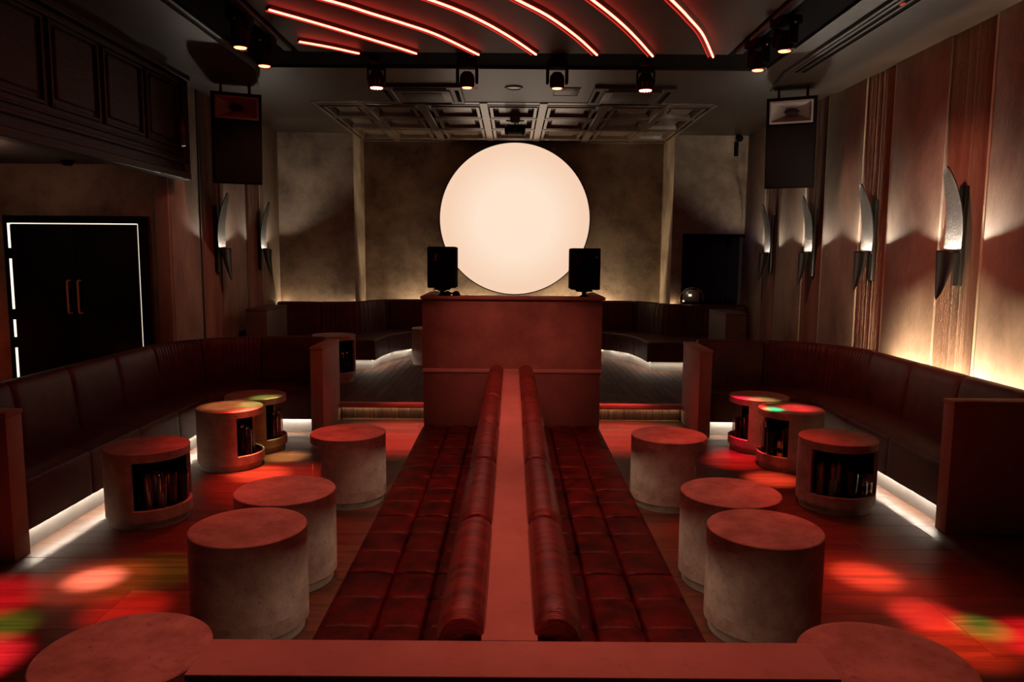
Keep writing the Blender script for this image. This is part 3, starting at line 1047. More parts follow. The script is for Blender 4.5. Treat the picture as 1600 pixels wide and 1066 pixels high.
# ------------------------------------------------------------------ wall sofas with a curved corner
def wall_sofa(sx, ystart, label):
    t = thing('wall_sofa', label, 'sofa', (sx * 2.6, 6.0, 0), group='curved wall sofas')
    inv = (-sx * 2.6, -6.0, 0)
    pts = arc_path([(sx * 3.150, ystart), (sx * 3.150, 7.215), (sx * 1.795, 7.215)], [0.90])
    p = Path(pts, 1 if sx > 0 else -1)
    L_ = p.len
    nseg = round(L_ / 0.6)
    backp = [(0.0, 0.30), (0.0, 0.795), (0.012, 0.815), (0.04, 0.826), (0.08, 0.822), (0.105, 0.80), (0.122, 0.74), (0.140, 0.62), (0.152, 0.50), (0.158, 0.40), (0.150, 0.30)]
    seatp = [(0.140, 0.158), (0.140, 0.395), (0.30, 0.408), (0.45, 0.412), (0.525, 0.408), (0.557, 0.396), (0.569, 0.375), (0.567, 0.33), (0.571, 0.22), (0.569, 0.128), (0.556, 0.128), (0.554, 0.158), (0.50, 0.158)]
    for k in range(nseg):
        s0, s1 = L_ * k / nseg, L_ * (k + 1) / nseg
        cv = p.curved((s0 + s1) / 2)
        o_ = sweep('backrest_panel', p, s0, s1, backp, 'leather_dark', t, step=0.012 if cv else 0.05,
                   mod=pinch_mod(0.014, lambda d, z: d > 0.02, 0.0035 if cv else 0.0))
        o_.location = inv
        o_ = sweep('seat_section', p, s0, s1, seatp, 'leather_dark', t, step=0.03,
                   mod=pinch_mod(0.006, lambda d, z: d > 0.2, soft=0.0))
        o_.location = inv
    o_ = sweep('plinth', p, 0, L_, [(0.05, 0.0), (0.05, 0.155), (0.520, 0.155), (0.520, 0.0)], 'plinth', t, step=0.08)
    o_.location = inv
    o_ = sweep('light_strip', p, 0, L_, [(0.527, 0.153), (0.527, 0.157), (0.541, 0.157), (0.541, 0.153)], 'led', t, step=0.08)
    o_.location = inv
    # real light along the strip: a run of slim area lamps
    n_ = 9
    for k in range(n_):
        s = L_ * (k + 0.5) / n_
        P, nn = p.at(s)
        tx = Vector((nn.y, -nn.x))
        area('sofa_led', (P.x + nn.x * 0.534, P.y + nn.y * 0.534, 0.152), (nn.x * 0.05, nn.y * 0.05, -1.0), L_ / n_ * (0.95 if not p.curved(s) else 0.5), 0.010, SOFA_W, (1.0, 0.84, 0.67), (tx.x, tx.y, 0))
    return t, p


SOFA_W = 3.0
wall_sofa(-1, 3.89, 'dark brown leather corner sofa along the left, in front of the double door')
wall_sofa(1, 4.376, 'dark brown leather corner sofa along the glowing right wall')
# glow behind the right sofa back
box('wall_wash_strip', 3.168, 3.188, 4.40, 6.26, 0.48, 0.49, 'led', None)
tag(bpy.data.objects['wall_wash_strip'], 'thin warm light strip behind the right wall sofa back', 'light strip')
area('wall_wash', (3.172, 5.34, 0.50), (0.42, 0, 1), 1.85, 0.020, 120.0, (1.0, 0.72, 0.45), (0, 1, 0))

# ------------------------------------------------------------------ rear platform sofas (S-shaped)
def bez(ctrl, n=10):
    """Catmull-Rom through the points"""
    P = [Vector(c) for c in ctrl]
    P = [P[0] * 2 - P[1]] + P + [P[-1] * 2 - P[-2]]
    out = []
    for i in range(1, len(P) - 2):
        for k in range(n):
            t = k / n
            a, b, c, d = P[i - 1:i + 3]
            v = 0.5 * ((2 * b) + (c - a) * t + (2 * a - 5 * b + 4 * c - d) * t * t + (3 * b - a - 3 * c + d) * t ** 3)
            out.append((v.x, v.y))
    out.append((P[-2].x, P[-2].y))
    return out


def rear_sofa(sx, label):
    t = thing('rear_sofa', label, 'sofa', (sx * 1.6, 10.5, PZ), group='serpentine sofas on the back platform')
    inv = (-sx * 1.6, -10.5, -PZ)
    front_a = [(sx * 2.79, 9.34), (sx * 1.72, 9.34)]
    front_b = bez([(sx * 1.72, 9.34), (sx * 1.69, 9.75), (sx * 1.60, 10.18), (sx * 1.38, 10.50), (sx * 1.02, 10.62), (sx * 0.06, 10.66)])
    back = bez([(sx * 3.2, 10.30), (sx * 2.55, 10.30), (sx * 2.16, 10.42), (sx * 1.98, 10.82), (sx * 1.62, 11.0), (sx * 0.06, 11.03)])
    # seats: straight block and curved block
    cut_f, cut_b = 0, 0
    seat_poly = front_a[:1] + front_b + [(x, y + 0.08) for x, y in back[::-1]]
    o_ = prism('seat', seat_poly, PZ + 0.13, PZ + 0.375, 'leather_dark', t, bevel=0.02)
    o_.location = inv
    # pleated skirt on the curve
    pf = Path(front_b, 1 if sx > 0 else -1)
    pa = Path(front_a, 1 if sx > 0 else -1)
    sk = [(-0.02, PZ + 0.125), (-0.02, PZ + 0.365), (0.006, PZ + 0.36), (0.010, PZ + 0.34), (0.010, PZ + 0.125)]
    nn_ = 4
    for k in range(nn_):
        o_ = sweep('skirt_panel', pf, pf.len * k / nn_, pf.len * (k + 1) / nn_, sk, 'leather_dark', t, step=0.012,
                   mod=pinch_mod(0.008, lambda d, z: d > 0, 0.004 if k < 3 else 0.002, 0.05))
        o_.location = inv
    o_ = sweep('skirt_panel', pa, 0, pa.len, sk, 'leather_dark', t, step=0.1, mod=pinch_mod(0.004, lambda d, z: d > 0))
    o_.location = inv
    # plinth
    ins = []
    for s_ in range(13):
        P, n_ = pf.at(pf.len * s_ / 12)
        ins.append((P.x - n_.x * 0.05, P.y - n_.y * 0.05))
    ins[0] = (sx * 1.77, 9.39)
    o_ = prism('plinth', [(sx * 2.79, 9.39)] + ins + [(sx * 0.06, 11.1), (sx * 2.2, 10.45), (sx * 2.79, 10.45)], PZ, PZ + 0.128, 'plinth', t)
    o_.location = inv
    pb = Path(back, -1 if sx > 0 else 1)
    bp_ = [(0.0, PZ + 0.3), (0.0, PZ + 0.77), (-0.02, PZ + 0.79), (-0.05, PZ + 0.798), (-0.09, PZ + 0.795), (-0.11, PZ + 0.78), (-0.11, PZ + 0.3)]
    bp_ = [(-d, z) for d, z in bp_]
    pb2 = Path([(x, y) for x, y in back], 1 if sx > 0 else -1)
    bp_ = [(0.0, PZ + 0.3), (0.0, PZ + 0.785), (0.03, PZ + 0.80), (0.07, PZ + 0.798), (0.095, PZ + 0.78), (0.115, PZ + 0.70), (0.14, PZ + 0.36), (0.14, PZ + 0.3)]
    k_ = 6
    for k in range(k_):
        s0, s1 = pb2.len * k / k_, pb2.len * (k + 1) / k_
        o_ = sweep('backrest_panel', pb2, s0, s1, bp_, 'leather_dark', t, step=0.014,
                   mod=pinch_mod(0.012, lambda d, z: d > 0.02, 0.004 if 1 <= k <= 4 else 0.0, 0.055))
        o_.location = inv
    for pth_, tot in ((pf, 6), (pa, 2)):
        for k in range(tot):
            s = pth_.len * (k + 0.5) / tot
            P, n_ = pth_.at(s)
            area('rear_led', (P.x - n_.x * 0.018, P.y - n_.y * 0.018, PZ + 0.120), (n_.x * 0.35, n_.y * 0.35, -1), pth_.len / tot * 0.9, 0.01, 0.7, (1.0, 0.82, 0.64), (n_.y, -n_.x, 0))
    o_ = sweep('light_strip', pf, 0, pf.len, [(-0.034, PZ + 0.121), (-0.034, PZ + 0.125), (-0.022, PZ + 0.125), (-0.022, PZ + 0.121)], 'led', t, step=0.06)
    o_.location = inv
    o_ = sweep('light_strip', pa, 0, pa.len, [(-0.034, PZ + 0.121), (-0.034, PZ + 0.125), (-0.022, PZ + 0.125), (-0.022, PZ + 0.121)], 'led', t, step=0.1)
    o_.location = inv


rear_sofa(-1, 'dark leather serpentine sofa on the back platform, left of the booth')
rear_sofa(1, 'dark leather serpentine sofa on the back platform, right of the booth')
# wash behind the rear sofa backs
area('rear_wash', (-0.95, 11.14, 0.62), (0, 0.35, 1), 1.3, 0.012, 30.0, (1.0, 0.78, 0.48))
area('rear_wash', (0.95, 11.14, 0.62), (0, 0.35, 1), 1.3, 0.012, 40.0, (1.0, 0.78, 0.48))
for x_, y_, p_ in ((-2.20, 10.44, 0.55), (2.26, 10.45, 0.75), (-3.16, 10.42, 0.4), (2.14, 11.15, 0.2), (-2.12, 11.15, 0.15)):
    point('rear_uplight', (x_, y_, 0.94), p_, (1.0, 0.74, 0.42), 0.012)
area('rear_wash', (-2.7, 10.42, 0.62), (0, 0.35, 1), 0.9, 0.012, 9.0, (1.0, 0.80, 0.52))

# ------------------------------------------------------------------ drum tables with an open shelf
RD, HD = 0.2425, 0.455
OPEN = math.radians(122)


def make_drum(label, x, y, az, z=0.0, hs=1.0, group='round drum tables'):
    t = thing('drum_table', label, 'table', (x, y, z), az, group)
    H = HD * hs
    lathe('tabletop', [(0, H - 0.052), (RD, H - 0.052), (RD, H - 0.004), (RD - 0.004, H), (0, H)], 'concrete', t, n=64)
    a0, a1 = OPEN / 2, 2 * PI - OPEN / 2
    lathe('shell', [(RD - 0.022, 0.112), (RD, 0.112), (RD, H - 0.052), (RD - 0.022, H - 0.052)], 'concrete', t, n=48, a0=a0, a1=a1)
    lathe('base_ring', [(RD - 0.022, 0.048), (RD, 0.048), (RD, 0.112), (RD - 0.006, 0.117), (RD - 0.016, 0.117), (RD - 0.022, 0.112)], 'concrete', t, n=64)
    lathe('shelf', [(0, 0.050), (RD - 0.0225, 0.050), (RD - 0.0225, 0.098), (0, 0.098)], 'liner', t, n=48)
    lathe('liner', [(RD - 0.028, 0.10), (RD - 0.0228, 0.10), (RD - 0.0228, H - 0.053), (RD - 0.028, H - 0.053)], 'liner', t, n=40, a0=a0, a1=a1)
    lathe('plinth', [(0, 0.0), (RD - 0.018, 0.0), (RD - 0.018, 0.05), (0, 0.05)], 'concrete', t, n=48)
    return t


def drum_copy(src, label, x, y, az):
    c = dup(src)
    c.location = (x, y, 0)
    c.rotation_euler = (0, 0, az)
    c['label'] = label
    return c


R_ = math.radians
d0 = make_drum('round concrete drum table nearest the camera on the left, cut by the ledge', -1.125, 2.07, R_(150))
drum_copy(d0, 'round concrete drum table nearest the camera on the right, cut by the ledge', 1.085, 2.04, R_(30))
drum_copy(d0, 'second concrete drum table from the camera along the left bench', -1.118, 3.09, R_(140))
drum_copy(d0, 'third concrete drum table from the camera along the left bench', -1.112, 3.595, R_(140))
drum_copy(d0, 'fourth concrete drum table along the left bench, nearest the booth', -1.066, 4.812, R_(178))
drum_copy(d0, 'second concrete drum table from the camera along the right bench', 1.098, 3.115, R_(40))
drum_copy(d0, 'third concrete drum table from the camera along the right bench', 1.094, 3.61, R_(40))
drum_copy(d0, 'fourth concrete drum table along the right bench, nearest the booth', 1.036, 4.802, R_(2))
outer = [
    ('near drum table beside the left wall sofa, amber jar in its shelf', -2.205, 4.441, -25, 'the near left sofa drum'),
    ('middle of the three drum tables beside the left wall sofa, lit orange on top', -2.141, 5.611, 2, 'the middle left sofa drum'),
    ('farthest of the three drum tables beside the left wall sofa, partly hidden', -2.111, 6.100, 8, 'the far left sofa drum'),
    ('near drum table beside the right wall sofa, gold can on its shelf', 2.132, 4.774, -90, 'the near right sofa drum'),
    ('middle drum table beside the right wall sofa, green and red light on top', 2.170, 5.700, 186, 'the middle right sofa drum'),
    ('farthest of the three drum tables beside the right wall sofa, side lit crimson', 2.093, 6.215, 172, 'the far right sofa drum')]
for lb, x, y, az, _ in outer:
    drum_copy(d0, lb, x, y, R_(az))
make_drum('taller drum table with bottles on the back platform behind the left partition', -2.03, 8.50, R_(-62), PZ, 1.17)
make_drum('drum table on the back platform just left of the booth', -1.09, 9.95, R_(40), PZ, 1.05)


# ------------------------------------------------------------------ glassware on the drum shelves
def tumbler(t, r, h, mat='glass'):
    lathe('bowl', [(r * 0.80, 0.0), (r, h), (r - 0.0025, h), (r * 0.80 - 0.003, 0.012), (0, 0.012), (0, 0)], mat, t, n=20)


def put(kind, drum_i, lx, ly, label, group):
    lb, x, y, az, _ = outer[drum_i]
    a = R_(az)
    wx = x + lx * math.cos(a) - ly * math.sin(a)
    wy = y + lx * math.sin(a) + ly * math.cos(a)
    z = 0.0985
    t = None
    if kind == 'tall':
        t = thing('tall_glass', label, 'glass', (wx, wy, z), 0, group)
        tumbler(t, 0.031, 0.205)
        lathe('bead', [(0, 0.0), (0.010, 0.004), (0.013, 0.012), (0.008, 0.02), (0, 0.022)], 'glass', t, n=12, loc=(0, 0, 0.206))
    elif kind == 'short':
        t = thing('short_glass', label, 'glass', (wx, wy, z), 0, group)
        tumbler(t, 0.030, 0.135)
        lathe('drink', [(0, 0.013), (0.0225, 0.013), (0.0255, 0.07), (0, 0.07)], 'drink', t, n=16)
    elif kind == 'amber':
        t = thing('candle_jar', label, 'candle', (wx, wy, z), 0, group)
        tumbler(t, 0.040, 0.200, 'amber')
        lathe('candle', cyl_prof(0.028, 0.014, 0.12, 0.003), 'wax', t, n=20)
    elif kind == 'black':
        t = thing('black_tumbler', label, 'tumbler', (wx, wy, z), 0, group)
        lathe('cup', [(0, 0), (0.034, 0), (0.043, 0.17), (0.046, 0.172), (0.046, 0.178), (0.040, 0.178), (0.031, 0.01), (0, 0.01)], 'blackglass', t, n=24)
        lathe('lid', cyl_prof(0.040, 0.165, 0.176, 0.002), 'blackmetal', t, n=24)
    elif kind in ('can', 'can2'):
        t = thing('drink_can', label, 'can', (wx, wy, z), 0, group)
        lathe('body', [(0, 0.004), (0.022, 0), (0.027, 0.010), (0.027, 0.125), (0.022, 0.138), (0, 0.138)], kind, t, n=24)
        lathe('rim', [(0.018, 0.136), (0.022, 0.136), (0.022, 0.141), (0.018, 0.141)], 'grey', t, n=20)
        lathe('label_band', [(0.0272, 0.05), (0.0275, 0.05), (0.0275, 0.085), (0.0272, 0.085)], 'blackglass', t, n=24)
    return t


G = 'glasses on the drum shelves'
# near left drum (opening towards +local x)
put('tall', 0, 0.150, -0.125, 'clear tall glass at the left end of the shelf in the near left sofa drum', G)
put('tall', 0, 0.130, -0.050, 'clear tall glass second from left in the near left sofa drum', G)
put('tall', 0, 0.195, -0.072, 'clear tall glass in front of its neighbours in the near left sofa drum', G)
put('amber', 0, 0.160, 0.022, 'amber candle jar glowing orange on the shelf of the near left sofa drum', 'candle jars')
put('black', 0, 0.150, 0.108, 'black tumbler on the shelf of the near left sofa drum', 'black tumblers')
put('short', 0, 0.072, 0.12, 'short glass behind the black tumbler in the near left sofa drum', G)
# middle left
put('tall', 1, 0.170, -0.125, 'clear tall glass at the front of the middle left sofa drum shelf', G)
put('tall', 1, 0.115, -0.075, 'clear tall glass behind the front one in the middle left sofa drum', G)
put('short', 1, 0.165, -0.055, 'short glass on the shelf of the middle left sofa drum', G)
put('can', 1, 0.150, 0.005, 'orange and gold can on the shelf of the middle left sofa drum', 'drink cans')
# far left
put('tall', 2, 0.165, -0.130, 'clear tall glass at the left of the far left sofa drum shelf', G)
put('tall', 2, 0.195, -0.066, 'clear tall glass right beside the left one in the far left sofa drum', G)
put('amber', 2, 0.165, 0.012, 'amber candle jar in the far left sofa drum', 'candle jars')
put('amber', 2, 0.150, 0.100, 'reddish amber jar at the right end of the far left sofa drum shelf', 'candle jars')
# near right
put('tall', 3, 0.145, -0.158, 'clear tall glass at the left end of the near right sofa drum shelf', G)
put('tall', 3, 0.180, -0.098, 'slim clear glass in front in the near right sofa drum', G)
put('tall', 3, 0.150, -0.047, 'clear tall glass third from left in the near right sofa drum', G)
put('black', 3, 0.165, 0.030, 'black tumbler on the shelf of the near right sofa drum', 'black tumblers')
put('can2', 3, 0.160, 0.106, 'blue grey can beside the black tumbler in the near right sofa drum', 'drink cans')
put('can', 3, 0.120, 0.155, 'gold can at the right end of the near right sofa drum shelf', 'drink cans')
# middle right
put('tall', 4, 0.160, -0.105, 'clear tall glass at the left of the middle right sofa drum shelf', G)
put('tall', 4, 0.195, -0.025, 'clear tall glass next to the black tumbler in the middle right sofa drum', G)
put('black', 4, 0.172, 0.062, 'black tumbler in the middle right sofa drum', 'black tumblers')
put('tall', 4, 0.085, 0.115, 'clear tall glass at the back of the middle right sofa drum', G)
put('can', 4, 0.145, 0.150, 'gold and red can at the right end of the middle right sofa drum shelf', 'drink cans')
# far right
put('tall', 5, 0.185, 0.008, 'clear tall glass at the left of the far right sofa drum shelf', G)
put('black', 5, 0.165, 0.092, 'black tumbler in the far right sofa drum', 'black tumblers')
put('tall', 5, 0.12, 0.168, 'clear tall glass at the right end of the far right sofa drum shelf', G)
# inner right drum: a sliver of glass
t_ = thing('tall_glass', 'clear tall glass just showing at the edge of the fourth right bench drum', 'glass', (1.036 + 0.192, 4.735, 0.0985), 0, G)
tumbler(t_, 0.031, 0.16)
t_ = thing('tall_glass', 'clear tall glass just showing at the edge of the fourth left bench drum', 'glass', (-1.066 - 0.192, 4.745, 0.0985), 0, G)
tumbler(t_, 0.031, 0.16)
for k, (gx, gy) in enumerate(((-1.955, 8.335), (-1.90, 8.36), (-1.865, 8.42))):
    t_ = thing('bottle', ['left', 'middle', 'right'][k] + ' of three small bottles in the taller drum behind the left partition', 'bottle', (gx, gy, PZ + 0.0985), 0, 'bottles in the platform drum')
    lathe('body', [(0, 0), (0.024, 0), (0.026, 0.01), (0.026, 0.13), (0.012, 0.18), (0.011, 0.225), (0, 0.225)], 'drink', t_, n=16)
    lathe('cap', cyl_prof(0.0125, 0.225, 0.245), 'gold', t_, n=12)

# ------------------------------------------------------------------ sconces
def make_sconce(sx, y, label, lamp=1.0):
    """origin on the wall at cup-rim height; local +x points into the room"""
    t = thing('wall_sconce', label, 'sconce', (sx * (XW - 0.012), y, 1.672), PI if sx > 0 else 0.0, 'tusk shaped wall sconces')
    box('backplate', 0.0, 0.030, -0.034, 0.034, -0.255, 0.46, 'blackmetal', t, bevel=0.004)
    # blade
    b_ = bmesh.new()
    rings = []
    n = 22
    for i in range(n + 1):
        u = i / n
        z = -0.02 + 0.615 * u
        hw = 0.105 * math.sqrt(max(0.0, 1 - u ** 2.6)) + 0.002
        off = 0.074 - 0.014 * math.sin(PI * min(1, u * 1.1)) + 0.085 * u ** 2.2
        rings.append([b_.verts.new((off + 0.014 * (1 - (k / 4 - 1) ** 2) * -1 + (0.006 if False else 0), hw * (k / 4 - 1), z)) for k in range(9)]
                     + [b_.verts.new((off - 0.010 - 0.014 * (1 - (k / 4 - 1) ** 2), hw * (k / 4 - 1) * 0.97, z)) for k in range(8, -1, -1)])
    m = 18
    for A, B in zip(rings, rings[1:]):
        for k in range(m):
            b_.faces.new([A[k], A[(k + 1) % m], B[(k + 1) % m], B[k]])
    b_.faces.new(rings[0])
    b_.faces.new(rings[-1][::-1])
    obj('blade', b_, 'hammered', t, smooth=True)
    # cup tapering into a tail
    b_ = bmesh.new()
    rings = []
    n = 16
    for i in range(n + 1):
        u = i / n
        z = -0.352 * u
        hw = 0.104 * (1 - u ** 1.25) ** 0.72 + 0.007
        hd = 0.040 * (1 - u) ** 0.8 + 0.003
        off = 0.112 + 0.050 * u ** 1.6
        rings.append([b_.verts.new((off + hd * math.cos(2 * PI * k / 20), hw * math.sin(2 * PI * k / 20), z)) for k in range(20)])
    for A, B in zip(rings, rings[1:]):
        for k in range(20):
            b_.faces.new([A[k], A[(k + 1) % 20], B[(k + 1) % 20], B[k]])
    b_.faces.new(rings[-1])
    o_ = obj('cup', b_, 'blackmetal', t, smooth=True)
    o_.modifiers.new('thickness', 'SOLIDIFY').thickness = 0.003
    # lamp in the cup
    lathe('lamp', cyl_prof(0.014, -0.058, -0.050), 'screen', t, n=14, loc=(0.112, 0, 0))
    point('sconce_lamp', (sx * (XW - 0.012 - 0.116), y, 1.672 - 0.034), SC_W * lamp, SCONCE, 0.010)
    return t


SC_W = 40.0
for k, y in enumerate((5.43, 6.75, 8.08, 9.38)):
    make_sconce(1, y, 'iron tusk sconce on the right wall, ' + ['nearest the camera', 'second from the camera', 'third from the camera', 'farthest, beside the curtained doorway'][k], (1.1, 0.8, 0.6, 0.36)[k])
for k, y in enumerate((8.25, 9.64)):
    make_sconce(-1, y, 'iron tusk sconce on the left wall, ' + ['below the hung loudspeaker', 'farthest, nearest the back wall'][k], (0.45, 0.38)[k])

# ------------------------------------------------------------------ hung loudspeakers
def hung_speaker(sx, label, x, y, z, rz, tilt):
    t = thing('hung_loudspeaker', label, 'loudspeaker', (x, y, z), 0, 'hung loudspeakers')
    t.rotation_euler = (tilt, 0, rz)
    W_, H_, D_ = 0.45, 0.85, 0.36
    yf = -D_ / 2
    yb_ = yf + 0.13
    b_ = bmesh.new()
    add_prism(b_, [(-W_ / 2, yb_), (W_ / 2, yb_), (W_ / 2 * 0.8, D_ / 2), (-W_ / 2 * 0.8, D_ / 2)], -H_ / 2, H_ / 2)
    x0, x1, z0, z1 = -0.195, 0.195, 0.185, 0.395
    for q in ((-W_ / 2, W_ / 2, -H_ / 2, z0), (-W_ / 2, W_ / 2, z1, H_ / 2), (-W_ / 2, x0, z0, z1), (x1, W_ / 2, z0, z1)):
        add_box(b_, q[0], q[1], yf, yb_, q[2], q[3])
    obj('cabinet', b_, 'black', t)
    box('grille', -W_ / 2 + 0.012, W_ / 2 - 0.012, yf - 0.012, yf, -H_ / 2 + 0.015, 0.165, 'grille', t, bevel=0.004)
    o4 = [(x0, z0), (x1, z0), (x1, z1), (x0, z1)]
    i4 = [(x0 + .018, z0 + .018), (x1 - .018, z0 + .018), (x1 - .018, z1 - .018), (x0 + .018, z1 - .018)]
    b_ = bmesh.new()
    vo = [b_.verts.new((a, yf - 0.012, c)) for a, c in o4]
    vb = [b_.verts.new((a, yf + 0.004, c)) for a, c in o4]
    vi = [b_.verts.new((a, yf - 0.012, c)) for a, c in i4]
    vk = [b_.verts.new((a, yf + 0.004, c)) for a, c in i4]
    for k in range(4):
        l = (k + 1) % 4
        b_.faces.new([vo[k], vo[l], vi[l], vi[k]])
        b_.faces.new([vo[k], vo[l], vb[l], vb[k]])
        b_.faces.new([vi[k], vi[l], vk[l], vk[k]])
    obj('horn_frame', b_, 'horn', t)
    b_ = bmesh.new()
    cz = (z0 + z1) / 2
    vi = [b_.verts.new((a, yf + 0.002, c)) for a, c in i4]
    th = [b_.verts.new((a, yf + 0.115, cz + c)) for a, c in ((-0.035, -0.03), (0.035, -0.03), (0.035, 0.03), (-0.035, 0.03))]
    for k in range(4):
        l = (k + 1) % 4
        b_.faces.new([vi[k], vi[l], th[l], th[k]])
    b_.faces.new(th)
    obj('horn_flare', b_, 'horn', t)
    b_ = bmesh.new()
    pts = [(-0.075, 0), (-0.045, 0.026), (0.0, 0.035), (0.045, 0.026), (0.075, 0), (0.045, -0.026), (0, -0.035), (-0.045, -0.026)]
    lo_ = [b_.verts.new((a, yf + 0.085, cz + c)) for a, c in pts]
    top_ = [b_.verts.new((a * 0.6, yf + 0.06, cz)) for a, c in pts]
    for k in range(8):
        l = (k + 1) % 8
        try:
            b_.faces.new([lo_[k], lo_[l], top_[l], top_[k]])
        except ValueError:
            pass
    obj('horn_throat', b_, 'dark', t)
    for bx in (-0.13, 0.13):
        box('hanging_bracket', bx - 0.012, bx + 0.012, -0.03, 0.03, H_ / 2, H_ / 2 + 0.10, 'blackmetal', t, bevel=0.003)
    return t


hung_speaker(1, 'black loudspeaker with pale square horn hung high on the right', 2.735, 7.52, 2.735, R_(-24), R_(10))
hung_speaker(-1, 'black loudspeaker with dim square horn hung high on the left', -2.715, 7.52, 2.735, R_(24), R_(10))

# ------------------------------------------------------------------ neon fins in the raft
k_ = 0.927
raw = {
    1: [(-1.80, 6.53), (-1.58, 6.69), (-1.37, 6.89)],
    2: [(-1.79, 5.71), (-1.48, 6.07), (-1.03, 6.64), (-0.86, 6.88)],
    3: [(-1.80, 5.05), (-1.27, 5.53), (-1.06, 5.77), (-0.83, 6.03), (-0.61, 6.32), (-0.31, 6.9)],
    4: [(-1.15, 4.88), (-0.54, 5.52), (-0.26, 5.91), (-0.02, 6.37), (0.2, 6.88)],
    5: [(-0.9, 4.35), (-0.5, 4.72), (0.06, 5.51), (0.28, 5.85), (0.52, 6.34), (0.74, 6.88)],
    6: [(-0.3, 4.2), (0.25, 4.95), (0.57, 5.49), (0.81, 5.94), (1.01, 6.37), (1.24, 6.91)],
    7: [(0.42, 4.25), (1.12, 5.48), (1.32, 5.85), (1.52, 6.25), (1.78, 6.92)],
}
ordn = ['shortest red neon strip at the far left of the ceiling', 'second red neon strip from the left on the ceiling', 'third red neon strip from the left on the ceiling',
        'fourth red neon strip from the left on the ceiling', 'fifth red neon strip from the left on the ceiling', 'sixth red neon strip from the left on the ceiling',
        'seventh red neon strip, rightmost on the ceiling', 'red neon strip on the ceiling above the camera']
for k, P in raw.items():
    c = bez([(x * k_, y * k_) for x, y in P], 8)
    p = Path(c, 1)
    t = thing('neon_strip', ordn[k - 1], 'neon strip', (c[0][0], c[0][1], ZC), 0, 'curved red neon strips')
    inv = (-c[0][0], -c[0][1], -ZC)
    o_ = sweep('channel', p, 0, p.len, [(-0.030, ZC + 0.011), (0.042, ZC + 0.011), (0.042, ZC - 0.010), (-0.010, ZC - 0.010)], 'strip_side', t, step=0.08)
    o_.location = inv
    o_ = sweep('neon', p, 0.0, p.len, [(-0.007, ZC - 0.010), (0.005, ZC - 0.010), (0.005, ZC - 0.021), (-0.007, ZC - 0.021)], 'strip', t, step=0.08)
    o_.location = inv
    o_ = sweep('lit_edge', p, 0.0, p.len, [(0.037, ZC - 0.010), (0.041, ZC - 0.010), (0.041, ZC - 0.020), (0.037, ZC - 0.020)], 'strip_edge', t, step=0.08)
    o_.location = inv

# ------------------------------------------------------------------ moving heads and LED pars
def moving_head(x, y, label, rz=0.0, tilt=0.0):
    ZT = ZC + 0.02
    t = thing('moving_head', label, 'stage light', (x, y, ZT), rz, 'moving head stage lights')
    box('clamp', -0.04, 0.04, -0.035, 0.035, -0.02, 0.0, 'blackmetal', t, bevel=0.004)
    box('base', -0.085, 0.085, -0.075, 0.075, -0.085, -0.02, 'black', t, bevel=0.012)
    for s_ in (-1, 1):
        b_ = bmesh.new()
        add_box(b_, s_ * 0.082 - 0.013, s_ * 0.082 + 0.013, -0.035, 0.035, -0.215, -0.082, 0.010, 2)
        obj('yoke_arm', b_, 'black', t, smooth=True)
        box('screw', s_ * 0.0955 - 0.002, s_ * 0.0955 + 0.002, -0.006, 0.006, -0.09, -0.078, 'offwhite', t)
    h = lathe('lamp_head', [(0, 0.070), (0.035, 0.062), (0.058, 0.035), (0.064, 0.0), (0.062, -0.050), (0.052, -0.066), (0.047, -0.070), (0.045, -0.064), (0, -0.064)], 'black', t, n=28, loc=(0, 0, -0.182))
    lathe('lens', [(0, -0.0655), (0.044, -0.0655), (0.040, -0.072), (0, -0.076)], 'lens', h, n=24)
    lathe('safety_ring', [(0.022, -0.074), (0.026, -0.074), (0.026, -0.070), (0.022, -0.070)], 'offwhite', h, n=18, loc=(0.062, 0, 0))
    return t


def led_par(x, y, label):
    ZT = ZC + 0.02
    t = thing('led_par', label, 'stage light', (x, y, ZT), 0, 'LED par lights')
    box('clamp', -0.045, 0.045, -0.035, 0.035, -0.05, 0.0, 'blackmetal', t, bevel=0.005)
    box('base', -0.07, 0.07, -0.05, 0.05, -0.085, -0.05, 'black', t, bevel=0.008)
    for s_ in (-1, 1):
        box('yoke_arm', s_ * 0.073 - 0.006, s_ * 0.073 + 0.006, -0.022, 0.022, -0.185, -0.08, 'black', t, bevel=0.003)
    h = lathe('lamp_head', [(0, 0.085), (0.040, 0.080), (0.060, 0.045), (0.068, 0.0), (0.068, -0.055), (0.064, -0.062), (0.058, -0.058), (0, -0.055)], 'black', t, n=28, loc=(0, 0, -0.180))
    for k in range(12):
        b_ = bmesh.new()
        a = 2 * PI * k / 12
        add_box(b_, -0.003, 0.003, 0.066, 0.076, -0.045, 0.0)
        f_ = obj('cooling_fin', b_, 'blackmetal', h)
        f_.rotation_euler = (0, 0, a)
    first = None
    for rr, cnt in ((0.0, 1), (0.026, 6), (0.047, 12)):
        for k in range(cnt):
            a = 2 * PI * k / cnt
            if first is None:
                b_ = bmesh.new()
                add_lathe(b_, [(0, -0.056), (0.009, -0.056), (0.008, -0.064), (0.004, -0.068), (0, -0.069)], 10)
                first = obj('pixel_lens', b_, 'pixel', h, smooth=True)
                px_ = first
            else:
                px_ = dup(first, h)
            px_.location = (rr * math.cos(a), rr * math.sin(a), 0)
    return t


